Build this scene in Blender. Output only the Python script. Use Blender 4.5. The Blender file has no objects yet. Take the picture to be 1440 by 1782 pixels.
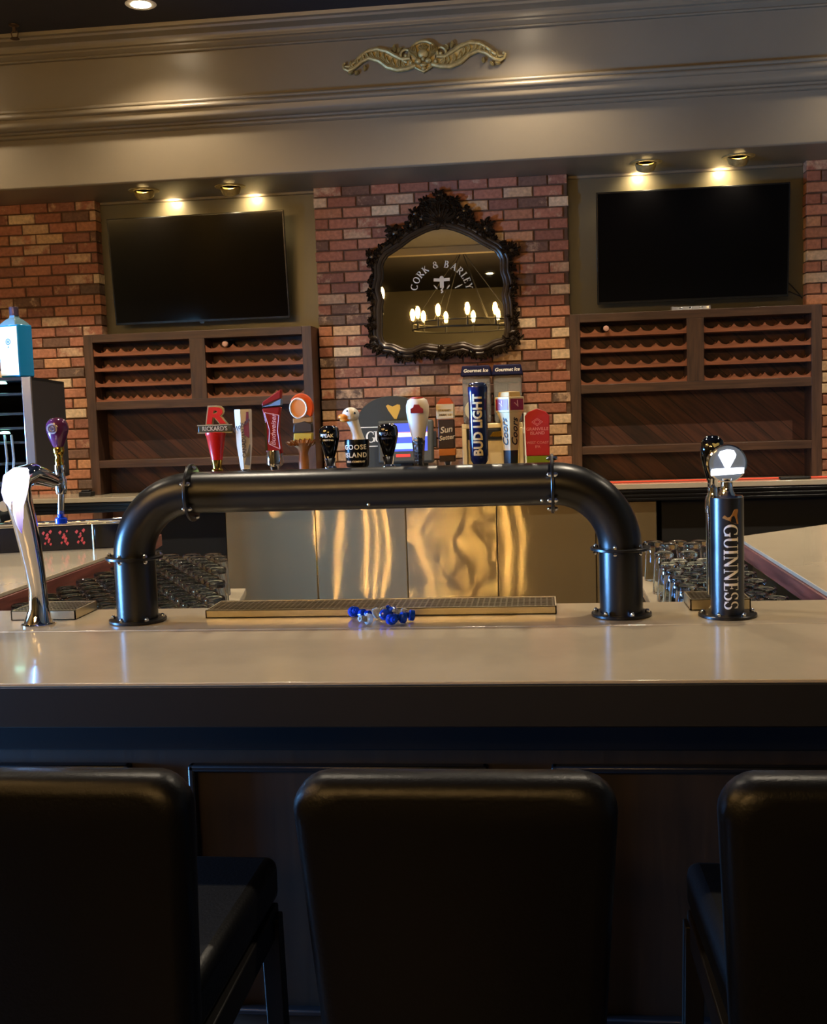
import bpy, bmesh, math, random
from mathutils import Vector, Matrix
PI = math.pi
random.seed(7)
scene = bpy.context.scene
COL = scene.collection

# ------------------------------------------------------------------ camera
YAW, PIT, ROL, FPX = 0.11372778, -0.0926461, 0.03335385, 1936.8
def cam_matrix():
    c, s = math.cos(YAW), math.sin(YAW); Rz = Matrix(((c, -s, 0), (s, c, 0), (0, 0, 1)))
    c, s = math.cos(PIT), math.sin(PIT); Rx = Matrix(((1, 0, 0), (0, c, -s), (0, s, c)))
    c, s = math.cos(ROL), math.sin(ROL); Ry = Matrix(((c, 0, s), (0, 1, 0), (-s, 0, c)))
    M = Rz @ Rx @ Ry
    r, f, u = M.col[0], M.col[1], M.col[2]
    return Matrix(((r[0], u[0], -f[0]), (r[1], u[1], -f[1]), (r[2], u[2], -f[2]))).to_4x4()
cd = bpy.data.cameras.new('camera'); cam = bpy.data.objects.new('camera', cd); COL.objects.link(cam)
cam.matrix_world = Matrix.Translation((0, 0, 1.57)) @ cam_matrix()
cd.sensor_fit = 'HORIZONTAL'; cd.sensor_width = 36; cd.lens = 36 * FPX / 1440
cd.clip_start = 0.05; cd.clip_end = 100
scene.camera = cam

# ------------------------------------------------------------------ view, world, daylight
vs = scene.view_settings
vs.view_transform = 'Standard'; vs.look = 'None'; vs.gamma = 1; vs.use_curve_mapping = False
vs.exposure = 0.52
W = bpy.data.worlds.new('world'); scene.world = W; W.use_nodes = True
W.node_tree.nodes['Background'].inputs[0].default_value = (0.35, 0.55, 1.0, 1)
W.node_tree.nodes['Background'].inputs[1].default_value = 1.0

def light(name, kind, loc, energy, color, target=None, **kw):
    d = bpy.data.lights.new(name, kind); d.energy = energy; d.color = color
    for k, v in kw.items(): setattr(d, k, v)
    o = bpy.data.objects.new(name, d); COL.objects.link(o); o.location = loc
    if target is not None:
        o.rotation_euler = (Vector(target) - Vector(loc)).to_track_quat('-Z', 'Y').to_euler()
    return o
# daylight through the window in the left wall
WX, WY0, WY1, WZ0, WZ1 = -4.05, 1.5, 2.7, 0.45, 1.6
light('window_daylight', 'AREA', (WX - 0.57, (WY0 + WY1) / 2, (WZ0 + WZ1) / 2), 1200, (0.16, 0.45, 1.0),
      target=(0, (WY0 + WY1) / 2, (WZ0 + WZ1) / 2), shape='RECTANGLE', size=WZ1 - WZ0, size_y=WY1 - WY0)

# ------------------------------------------------------------------ material helpers
def s2l(c):
    return tuple(((v / 12.92) if v <= 0.04045 else ((v + 0.055) / 1.055) ** 2.4) for v in [x / 255 for x in c]) + (1,)
MATS = {}
def mat(name, rgb, rough=0.5, metal=0.0, spec=0.5, coat=0.0, trans=0.0, ior=1.45, emit=None, es=0.0,
        noise=None, bump=0.0, bscale=60, alpha=1, aniso=0.0):
    if name in MATS: return MATS[name]
    m = bpy.data.materials.new(name); m.use_nodes = True; nt = m.node_tree
    b = nt.nodes['Principled BSDF']; col = s2l(rgb)
    b.inputs['Base Color'].default_value = col
    b.inputs['Roughness'].default_value = rough; b.inputs['Metallic'].default_value = metal
    b.inputs['Specular IOR Level'].default_value = spec; b.inputs['Coat Weight'].default_value = coat
    b.inputs['Coat Roughness'].default_value = 0.05
    b.inputs['Transmission Weight'].default_value = trans; b.inputs['IOR'].default_value = ior
    b.inputs['Alpha'].default_value = alpha; b.inputs['Anisotropic'].default_value = aniso
    if emit:
        b.inputs['Emission Color'].default_value = s2l(emit); b.inputs['Emission Strength'].default_value = es
    if noise or bump:
        tc = nt.nodes.new('ShaderNodeTexCoord')
        n = nt.nodes.new('ShaderNodeTexNoise'); n.inputs['Scale'].default_value = (noise[0] if noise else bscale)
        n.inputs['Detail'].default_value = 6; n.inputs['Roughness'].default_value = 0.6
        nt.links.new(tc.outputs['Object'], n.inputs['Vector'])
        if noise:   # (scale, amount)
            r = nt.nodes.new('ShaderNodeMapRange'); r.inputs[1].default_value = 0.3; r.inputs[2].default_value = 0.7
            r.inputs[3].default_value = 1 - noise[1]; r.inputs[4].default_value = 1 + noise[1]
            nt.links.new(n.outputs['Fac'], r.inputs[0])
            mx = nt.nodes.new('ShaderNodeVectorMath'); mx.operation = 'SCALE'; mx.inputs[0].default_value = col[:3]
            nt.links.new(r.outputs[0], mx.inputs['Scale']); nt.links.new(mx.outputs[0], b.inputs['Base Color'])
        if bump:
            n2 = nt.nodes.new('ShaderNodeTexNoise'); n2.inputs['Scale'].default_value = bscale; n2.inputs['Detail'].default_value = 4
            nt.links.new(tc.outputs['Object'], n2.inputs['Vector'])
            bp = nt.nodes.new('ShaderNodeBump'); bp.inputs['Strength'].default_value = bump; bp.inputs['Distance'].default_value = 0.002
            nt.links.new(n2.outputs['Fac'], bp.inputs['Height']); nt.links.new(bp.outputs[0], b.inputs['Normal'])
    MATS[name] = m
    return m

def brick_mat():
    m = bpy.data.materials.new('brick'); m.use_nodes = True; nt = m.node_tree; b = nt.nodes['Principled BSDF']
    N = nt.nodes.new; L = nt.links.new
    g = N('ShaderNodeNewGeometry'); ramp = N('ShaderNodeValToRGB'); ramp.color_ramp.interpolation = 'CONSTANT'
    cols = [(0.0, (154, 98, 74)), (0.14, (170, 110, 84)), (0.27, (144, 94, 74)), (0.38, (180, 120, 90)), (0.5, (160, 102, 78)),
            (0.58, (118, 86, 68)), (0.65, (106, 84, 70)), (0.69, (172, 116, 84)), (0.77, (200, 160, 118)), (0.86, (216, 186, 148)), (0.94, (194, 140, 100))]
    er = ramp.color_ramp.elements; er[0].position = 0; er[0].color = s2l(cols[0][1]); er[1].position = cols[1][0]; er[1].color = s2l(cols[1][1])
    for p, c in cols[2:]:
        e = er.new(p); e.color = s2l(c)
    L(g.outputs['Random Per Island'], ramp.inputs[0])
    tc = N('ShaderNodeTexCoord')
    n = N('ShaderNodeTexNoise'); n.inputs['Scale'].default_value = 11; n.inputs['Detail'].default_value = 8; n.inputs['Roughness'].default_value = 0.7
    L(tc.outputs['Object'], n.inputs['Vector'])
    # old whitewash left in patches on some bricks
    add = N('ShaderNodeMath'); add.operation = 'MULTIPLY_ADD'; add.inputs[1].default_value = 7.31; add.inputs[2].default_value = 0
    L(g.outputs['Random Per Island'], add.inputs[0])
    fr = N('ShaderNodeMath'); fr.operation = 'FRACT'; L(add.outputs[0], fr.inputs[0])
    mr = N('ShaderNodeMapRange'); mr.inputs[1].default_value = 0.55; mr.inputs[2].default_value = 1.0; mr.inputs[3].default_value = 0; mr.inputs[4].default_value = 0.22
    L(fr.outputs[0], mr.inputs[0])
    sm = N('ShaderNodeMath'); sm.operation = 'ADD'; L(n.outputs['Fac'], sm.inputs[0]); L(mr.outputs[0], sm.inputs[1])
    st = N('ShaderNodeMapRange'); st.inputs[1].default_value = 0.61; st.inputs[2].default_value = 0.74; L(sm.outputs[0], st.inputs[0])
    mix = N('ShaderNodeMix'); mix.data_type = 'RGBA'; L(st.outputs[0], mix.inputs[0]); L(ramp.outputs[0], mix.inputs[6]); mix.inputs[7].default_value = s2l((196, 160, 126))
    n3 = N('ShaderNodeTexNoise'); n3.inputs['Scale'].default_value = 45; n3.inputs['Detail'].default_value = 5; L(tc.outputs['Object'], n3.inputs['Vector'])
    mr2 = N('ShaderNodeMapRange'); mr2.inputs[1].default_value = 0.3; mr2.inputs[2].default_value = 0.7; mr2.inputs[3].default_value = 0.75; mr2.inputs[4].default_value = 1.2
    L(n3.outputs['Fac'], mr2.inputs[0])
    sc = N('ShaderNodeVectorMath'); sc.operation = 'SCALE'; L(mix.outputs[2], sc.inputs[0]); L(mr2.outputs[0], sc.inputs['Scale'])
    L(sc.outputs[0], b.inputs['Base Color']); b.inputs['Roughness'].default_value = 0.85
    bp = N('ShaderNodeBump'); bp.inputs['Strength'].default_value = 0.6; bp.inputs['Distance'].default_value = 0.004
    L(n3.outputs['Fac'], bp.inputs['Height']); L(bp.outputs[0], b.inputs['Normal'])
    return m

def wood_mat(name, c1, c2, rough=0.5, axis=0, scale=6.0, coat=0.0, planks=None):
    """grain runs along axis; planks=(width, angle) cuts the face (XZ plane) into boards"""
    m = bpy.data.materials.new(name); m.use_nodes = True; nt = m.node_tree; b = nt.nodes['Principled BSDF']
    N = nt.nodes.new; L = nt.links.new
    tc = N('ShaderNodeTexCoord'); mp = N('ShaderNodeMapping')
    sc = [scale * 6] * 3; sc[axis] = scale * 0.5; 
    src = tc.outputs['Object']
    if planks:
        rot = N('ShaderNodeMapping'); rot.inputs['Rotation'].default_value = (0, planks[1], 0); L(src, rot.inputs['Vector']); src = rot.outputs[0]
    mp.inputs['Scale'].default_value = sc; L(src, mp.inputs['Vector'])
    n = N('ShaderNodeTexNoise'); n.inputs['Scale'].default_value = 1.6; n.inputs['Detail'].default_value = 7; n.inputs['Distortion'].default_value = 0.6
    L(mp.outputs[0], n.inputs['Vector'])
    rp = N('ShaderNodeValToRGB'); rp.color_ramp.elements[0].position = 0.3; rp.color_ramp.elements[1].position = 0.72
    rp.color_ramp.elements[0].color = s2l(c1); rp.color_ramp.elements[1].color = s2l(c2)
    L(n.outputs['Fac'], rp.inputs[0]); colout = rp.outputs[0]
    bp = N('ShaderNodeBump'); bp.inputs['Strength'].default_value = 0.25; bp.inputs['Distance'].default_value = 0.002
    h = n.outputs['Fac']
    if planks:
        sx = N('ShaderNodeSeparateXYZ'); L(src, sx.inputs[0])
        dv = N('ShaderNodeMath'); dv.operation = 'DIVIDE'; dv.inputs[1].default_value = planks[0]; L(sx.outputs[2], dv.inputs[0])
        fl = N('ShaderNodeMath'); fl.operation = 'FLOOR'; L(dv.outputs[0], fl.inputs[0])
        wn = N('ShaderNodeTexWhiteNoise'); wn.noise_dimensions = '1D'; L(fl.outputs[0], wn.inputs['W'])
        mr = N('ShaderNodeMapRange'); mr.inputs[3].default_value = 0.6; mr.inputs[4].default_value = 1.35; L(wn.outputs['Value'], mr.inputs[0])
        sv = N('ShaderNodeVectorMath'); sv.operation = 'SCALE'; L(colout, sv.inputs[0]); L(mr.outputs[0], sv.inputs['Scale']); 
        fr = N('ShaderNodeMath'); fr.operation = 'FRACT'; L(dv.outputs[0], fr.inputs[0])
        gp = N('ShaderNodeMath'); gp.operation = 'GREATER_THAN'; gp.inputs[1].default_value = 0.05; L(fr.outputs[0], gp.inputs[0])
        md = N('ShaderNodeMapRange'); md.inputs[3].default_value = 0.25; md.inputs[4].default_value = 1; L(gp.outputs[0], md.inputs[0])
        s3 = N('ShaderNodeVectorMath'); s3.operation = 'SCALE'; L(sv.outputs[0], s3.inputs[0]); L(md.outputs[0], s3.inputs['Scale']); colout = s3.outputs[0]
        ad = N('ShaderNodeMath'); ad.operation = 'MULTIPLY_ADD'; ad.inputs[1].default_value = 3; L(gp.outputs[0], ad.inputs[0]); L(n.outputs['Fac'], ad.inputs[2]); h = ad.outputs[0]
    L(h, bp.inputs['Height']); L(bp.outputs[0], b.inputs['Normal']); L(colout, b.inputs['Base Color'])
    b.inputs['Roughness'].default_value = rough; b.inputs['Coat Weight'].default_value = coat
    MATS[name] = m
    return m

def steel_door_mat(name, dent):
    """horizontally brushed stainless: fine horizontal ridges smear highlights into vertical streaks"""
    m = bpy.data.materials.new(name); m.use_nodes = True; nt = m.node_tree; b = nt.nodes['Principled BSDF']
    N = nt.nodes.new; L = nt.links.new
    b.inputs['Base Color'].default_value = s2l((214, 198, 158)); b.inputs['Metallic'].default_value = 1
    b.inputs['Roughness'].default_value = 0.05 if not dent else 0.06
    tc = N('ShaderNodeTexCoord'); sz = N('ShaderNodeSeparateXYZ'); L(tc.outputs['Object'], sz.inputs[0])
    sc = N('ShaderNodeMath'); sc.operation = 'MULTIPLY'; sc.inputs[1].default_value = 9000; L(sz.outputs[2], sc.inputs[0])
    wn = N('ShaderNodeTexWhiteNoise'); wn.noise_dimensions = '1D'; L(sc.outputs[0], wn.inputs['W'])
    mz = N('ShaderNodeMapRange'); mz.inputs[3].default_value = -0.30; mz.inputs[4].default_value = 0.30; L(wn.outputs['Value'], mz.inputs[0])
    mp2 = N('ShaderNodeMapping'); mp2.inputs['Scale'].default_value = (3, 3, 1.6) if not dent else (5, 5, 4.5); L(tc.outputs['Object'], mp2.inputs['Vector'])
    n2 = N('ShaderNodeTexNoise'); n2.inputs['Scale'].default_value = 1; n2.inputs['Detail'].default_value = 1 if not dent else 2; L(mp2.outputs[0], n2.inputs['Vector'])
    mx = N('ShaderNodeMapRange'); mx.inputs[1].default_value = 0.2; mx.inputs[2].default_value = 0.8; am = 0.009 if not dent else 0.022
    mx.inputs[3].default_value = -am; mx.inputs[4].default_value = am; L(n2.outputs['Fac'], mx.inputs[0])
    cb = N('ShaderNodeCombineXYZ'); cb.inputs[1].default_value = -1; L(mx.outputs[0], cb.inputs[0]); L(mz.outputs[0], cb.inputs[2])
    nm = N('ShaderNodeVectorMath'); nm.operation = 'NORMALIZE'; L(cb.outputs[0], nm.inputs[0]); L(nm.outputs[0], b.inputs['Normal'])
    b3 = N('ShaderNodeBsdfPrincipled'); b3.inputs['Base Color'].default_value = s2l((176, 160, 124)); b3.inputs['Metallic'].default_value = 1; b3.inputs['Roughness'].default_value = 0.5
    ms = N('ShaderNodeMixShader'); ms.inputs[0].default_value = 0.5; L(b.outputs[0], ms.inputs[1]); L(b3.outputs[0], ms.inputs[2])
    L(ms.outputs[0], nt.nodes['Material Output'].inputs['Surface'])
    MATS[name] = m
    return m

M_BRICK = brick_mat()
M_MORTAR = mat('mortar', (96, 72, 54), 0.95, noise=(30, 0.25), bump=0.5)
M_OLIVE = mat('olive_wall_paint', (94, 88, 70), 0.30, spec=0.5, noise=(3, 0.05), bump=0.10, bscale=25)
M_FASCIA = mat('taupe_satin_paint', (120, 109, 90), 0.36, spec=0.55, noise=(2.5, 0.05), bump=0.06, bscale=18)
M_CEIL = mat('dark_ceiling_paint', (42, 39, 42), 0.85, noise=(8, 0.08))
M_FLOOR = wood_mat('dark_floor_boards', (30, 20, 14), (62, 42, 28), 0.35, axis=1, scale=3)
M_RACK = wood_mat('walnut_frame', (52, 34, 24), (86, 59, 42), 0.45, axis=0, scale=4)
M_RACKV = wood_mat('walnut_frame_upright', (52, 34, 24), (86, 59, 42), 0.45, axis=2, scale=4)
M_SCAL = wood_mat('red_brown_shelf_wood', (112, 62, 38), (152, 90, 56), 0.5, axis=0, scale=5)
M_PLANK = wood_mat('diagonal_planks', (48, 26, 18), (92, 52, 34), 0.55, axis=0, scale=4, planks=(0.115, math.radians(-42)))
M_REDWOOD = wood_mat('oiled_red_wood_edge', (70, 34, 28), (122, 66, 54), 0.4, axis=1, scale=5)
M_STONE = mat('beige_stone_counter', (168, 156, 133), 0.16, spec=0.55, noise=(5, 0.07), coat=0.25)
M_APRON = mat('black_brown_apron', (21, 20, 19), 0.45, noise=(20, 0.1))
M_BARFACE = wood_mat('dark_bar_panel', (26, 17, 10), (42, 29, 17), 0.5, axis=2, scale=4)
M_BARTRIM = mat('black_painted_bar_rail', (20, 22, 26), 0.35)
M_BLACK = mat('black_powder_coat', (11, 11, 12), 0.31, spec=0.55)
M_BLACKM = mat('matte_black', (12, 12, 13), 0.6)
M_GLOSSB = mat('gloss_black', (6, 6, 7), 0.06, spec=0.6, coat=0.6)
M_CHROME = mat('chrome', (225, 225, 228), 0.05, metal=1)
M_GOLD = mat('polished_gold', (214, 170, 70), 0.15, metal=1)
M_BRONZE = mat('antique_gold', (178, 160, 106), 0.46, metal=0.45, noise=(40, 0.3), bump=0.3, bscale=120)
M_STEEL = mat('brushed_steel', (214, 200, 168), 0.34, metal=1, bump=0.08, bscale=200)
M_DOOR = steel_door_mat('brushed_steel_door', False)
M_DOOR2 = steel_door_mat('dented_steel_door', True)
M_LEATHER = mat('black_leather', (10, 10, 11), 0.36, spec=0.28, bump=0.25, bscale=180)
M_STOOLWOOD = mat('dark_stool_wood', (15, 11, 8), 0.5, spec=0.3)
M_GLASS = mat('clear_glass', (245, 250, 252), 0.02, trans=1, ior=1.46)
M_PLASTIC = mat('clear_plastic', (206, 206, 200), 0.12, trans=0.72, ior=1.2)
M_MIRROR = mat('mirror_glass', (200, 200, 186), 0.01, metal=1)
M_FRAME = mat('black_carved_frame', (72, 58, 42), 0.26, metal=0.35, spec=0.6, coat=0.2)
M_WHITE = mat('white_print', (248, 244, 230), 0.5)
M_CREAM = mat('cream_plastic', (226, 208, 160), 0.35)
M_SCREEN = mat('tv_screen', (7, 7, 9), 0.06, spec=0.5)
M_BEZEL = mat('tv_bezel', (22, 24, 26), 0.25)
M_BULB = mat('lit_candle_bulb', (255, 220, 150), 0.3, emit=(255, 200, 120), es=200)
M_LED = mat('lit_led', (220, 255, 245), 0.3, emit=(170, 255, 225), es=5)
M_RED = mat('red_plastic', (196, 30, 24), 0.28)
M_DRED = mat('dark_red_plastic', (140, 18, 28), 0.3)
M_BLUEP = mat('blue_translucent_plastic', (18, 70, 205), 0.18, trans=0.25, ior=1.4)
M_CLEARP = mat('milky_clear_plastic', (205, 212, 215), 0.2, trans=0.6, ior=1.3)
M_CORK = mat('wine_capsule_ring', (206, 160, 140), 0.5)
M_BOTTLE = mat('dark_bottle_glass', (14, 18, 12), 0.1)

# ------------------------------------------------------------------ mesh builder
class MB:
    def __init__(s): s.v = []; s.f = []; s.m = []
    def add(s, vs_, fs, mi=0):
        o = len(s.v); s.v += [tuple(p) for p in vs_]
        for f in fs: s.f.append([o + i for i in f]); s.m.append(mi)
        return s
    def box(s, a, b, mi=0, T=None):
        x0, y0, z0 = a; x1, y1, z1 = b
        v = [Vector(p) for p in ((x0, y0, z0), (x1, y0, z0), (x1, y1, z0), (x0, y1, z0), (x0, y0, z1), (x1, y0, z1), (x1, y1, z1), (x0, y1, z1))]
        if T is not None: v = [T @ p for p in v]
        return s.add(v, [(0, 3, 2, 1), (4, 5, 6, 7), (0, 1, 5, 4), (1, 2, 6, 5), (2, 3, 7, 6), (3, 0, 4, 7)], mi)
    def lathe(s, prof, c=(0, 0, 0), n=24, T=None, mi=0, sx=1, sy=1, closed=False):
        """prof: (r,z) list, spun about Z"""
        vv = []; k = len(prof)
        for r, z in prof:
            for i in range(n):
                a = 2 * PI * i / n; p = Vector((r * math.cos(a) * sx, r * math.sin(a) * sy, z))
                if T is not None: p = T @ p
                vv.append(p + Vector(c))
        ff = []
        rng = k if closed else k - 1
        for j in range(rng):
            j2 = (j + 1) % k
            for i in range(n): ff.append((j * n + i, j * n + (i + 1) % n, j2 * n + (i + 1) % n, j2 * n + i))
        if not closed:
            if prof[0][0] > 1e-6: ff.append(tuple(reversed(range(n))))
            if prof[-1][0] > 1e-6: ff.append(tuple(range((k - 1) * n, k * n)))
        return s.add(vv, ff, mi)
    def cyl(s, p0, p1, r0, r1=None, n=20, mi=0):
        r1 = r0 if r1 is None else r1; p0 = Vector(p0); p1 = Vector(p1)
        q = (p1 - p0).to_track_quat('Z', 'Y').to_matrix().to_4x4()
        return s.lathe([(r0, 0), (r1, (p1 - p0).length)], p0, n, q, mi)
    def tube(s, pts, rad, n=12, mi=0, flat=1.0, closed=False, up=(0, 1, 0)):
        pts = [Vector(p) for p in pts]; K = len(pts); rad = rad if isinstance(rad, (list, tuple)) else [rad] * K
        vv = []
        for k, p in enumerate(pts):
            a = pts[(k - 1) % K] if (k or closed) else p; b_ = pts[(k + 1) % K] if (k < K - 1 or closed) else p
            t = (b_ - a).normalized(); u = Vector(up)
            if abs(t.dot(u)) > 0.98: u = Vector((1, 0, 0)) if abs(t.x) < 0.9 else Vector((0, 0, 1))
            s1 = t.cross(u).normalized(); s2 = s1.cross(t).normalized()
            for i in range(n):
                an = 2 * PI * i / n; vv.append(p + s1 * math.cos(an) * rad[k] + s2 * math.sin(an) * rad[k] * flat)
        ff = []
        for k in range(K if closed else K - 1):
            k2 = (k + 1) % K
            for i in range(n): ff.append((k * n + i, k * n + (i + 1) % n, k2 * n + (i + 1) % n, k2 * n + i))
        if not closed: ff.append(tuple(reversed(range(n)))); ff.append(tuple(range((K - 1) * n, K * n)))
        return s.add(vv, ff, mi)
    def prism(s, poly, t0, t1, T=None, mi=0):
        """poly in (x,z), extruded along y from t0 to t1"""
        n = len(poly); v = [Vector((x, t0, z)) for x, z in poly] + [Vector((x, t1, z)) for x, z in poly]
        if T is not None: v = [T @ p for p in v]
        f = [tuple(range(n)), tuple(reversed(range(n, 2 * n)))] + [(i, i + n, (i + 1) % n + n, (i + 1) % n) for i in range(n)]
        return s.add(v, f, mi)
    def slab(s, poly, z0, z1, mi=0):
        """poly in (x,y) extruded in z"""
        n = len(poly); v = [(x, y, z0) for x, y in poly] + [(x, y, z1) for x, y in poly]
        f = [tuple(reversed(range(n))), tuple(range(n, 2 * n))] + [(i, (i + 1) % n, (i + 1) % n + n, i + n) for i in range(n)]
        return s.add(v, f, mi)
    def ball(s, c, r, n=14, m=8, sc=(1, 1, 1), T=None, mi=0):
        prof = [(r * math.sin(PI * k / m), -r * math.cos(PI * k / m)) for k in range(m + 1)]
        prof[0] = (1e-7, -r); prof[-1] = (1e-7, r)
        S = Matrix.Diagonal((*sc, 1)); TT = (T @ S) if T is not None else S
        return s.lathe(prof, c, n, TT, mi)
    def build(s, name, mats, parent=None, smooth=40, bevel=0.0, seg=2, loc=None):
        me = bpy.data.meshes.new(name); me.from_pydata(s.v, [], s.f)
        mats = mats if isinstance(mats, (list, tuple)) else [mats]
        for m_ in mats: me.materials.append(m_)
        me.polygons.foreach_set('material_index', s.m)
        bm = bmesh.new(); bm.from_mesh(me); bmesh.ops.recalc_face_normals(bm, faces=bm.faces); bm.to_mesh(me); bm.free()
        if smooth:
            me.shade_smooth(); me.set_sharp_from_angle(angle=math.radians(smooth))
        o = bpy.data.objects.new(name, me); COL.objects.link(o)
        if parent is not None: o.parent = parent
        if loc is not None: o.location = loc
        if bevel:
            bv = o.modifiers.new('bevel', 'BEVEL'); bv.width = bevel; bv.segments = seg; bv.limit_method = 'ANGLE'
        return o

def tag(o, label=None, cat=None, group=None, kind=None):
    if label: o['label'] = label
    if cat: o['category'] = cat
    if group: o['group'] = group
    if kind: o['kind'] = kind
    return o
def thing(name, label, cat, loc=(0, 0, 0), rz=0, group=None):
    o = bpy.data.objects.new(name, None); COL.objects.link(o); o.location = loc; o.rotation_euler = (0, 0, rz)
    o.empty_display_size = 0.05
    return tag(o, label, cat, group)
def struct(o): return tag(o, kind='structure')
def kids(o): return [c for c in bpy.data.objects if c.parent == o]
def dup(o, loc, rz=0, label=None, group=None, parent=None):
    c = o.copy(); COL.objects.link(c); c.parent = parent
    if parent is None: c.location = loc; c.rotation_euler = (0, 0, rz)
    if label: c['label'] = label
    if group: c['group'] = group
    for k in kids(o): dup(k, None, parent=c)
    return c

# ------------------------------------------------------------------ lettering
def place(me_v, fn): return [fn(*v) for v in me_v]
def text(s, size, fn, material, parent, name='lettering', bold=0.0, ext=0.0006, shear=0, spacing=1.0, align='CENTER', sx=1.0, fine=0):
    cu = bpy.data.curves.new('t', 'FONT'); cu.body = s; cu.size = size; cu.align_x = align; cu.align_y = 'CENTER'
    cu.offset = bold * size; cu.extrude = ext; cu.shear = shear; cu.space_character = spacing; cu.resolution_u = 3
    ob = bpy.data.objects.new('t', cu); COL.objects.link(ob)
    bpy.context.view_layer.update()
    me = bpy.data.meshes.new_from_object(ob.evaluated_get(bpy.context.evaluated_depsgraph_get()))
    bpy.data.objects.remove(ob); bpy.data.curves.remove(cu)
    if fine:
        bm = bmesh.new(); bm.from_mesh(me); bmesh.ops.triangulate(bm, faces=bm.faces)
        bmesh.ops.subdivide_edges(bm, edges=bm.edges, cuts=fine, use_grid_fill=True); bm.to_mesh(me); bm.free()
    for v in me.vertices: v.co = fn(v.co.x * sx, v.co.y, v.co.z)
    me.name = name; me.materials.clear(); me.materials.append(material)
    o = bpy.data.objects.new(name, me); COL.objects.link(o); o.parent = parent
    return o
def flat(x, y, z, rot=0, sh=(0, 0)):
    """letters standing in the XZ plane, facing -Y, at (x,y,z), turned by rot"""
    c, s = math.cos(rot), math.sin(rot)
    return lambda u, v, w: (x + u * c - v * s, y - w, z + u * s + v * c)
def around(R, z, a0=0, rot=0, cx=0, cy=0):
    """letters wrapped on a cylinder of radius R about Z, facing -Y at angle a0"""
    c, s = math.cos(rot), math.sin(rot)
    def f(u, v, w):
        h = u * c - v * s; k = u * s + v * c; a = a0 + h / R
        return (cx + (R + w) * math.sin(a), cy - (R + w) * math.cos(a), z + k)
    return f
def _arc(cx, cy, rx, ry, a0, a1, wn, wk, n=22):
    o = []; i_ = []
    for k in range(n + 1):
        a = math.radians(a0 + (a1 - a0) * k / n); w = wn + (wk - wn) * abs(math.cos(a)) ** 1.3
        o.append((cx + (rx + w / 2) * math.cos(a), cy + (ry + w / 2) * math.sin(a))); i_.append((cx + (rx - w / 2) * math.cos(a), cy + (ry - w / 2) * math.sin(a)))
    return [[o[k], o[k + 1], i_[k + 1], i_[k]] for k in range(n)]
def _bar(x0, y0, x1, y1): return [[(x0, y0), (x1, y0), (x1, y1), (x0, y1)]]
def _ln(x0, y0, x1, y1, w):
    d = Vector((x1 - x0, y1 - y0)).normalized(); n = Vector((-d.y, d.x)) * w / 2
    return [[(x0 - n.x, y0 - n.y), (x1 - n.x, y1 - n.y), (x1 + n.x, y1 + n.y), (x0 + n.x, y0 + n.y)]]
K_, T_ = 0.17, 0.055
def _serif(x, y, w=0.34): return _bar(x - w / 2, y - T_ / 2 if 0 < y < 1 else (y if y == 0 else y - T_), x + w / 2, y + T_ / 2 if 0 < y < 1 else (y + T_ if y == 0 else y))
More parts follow.
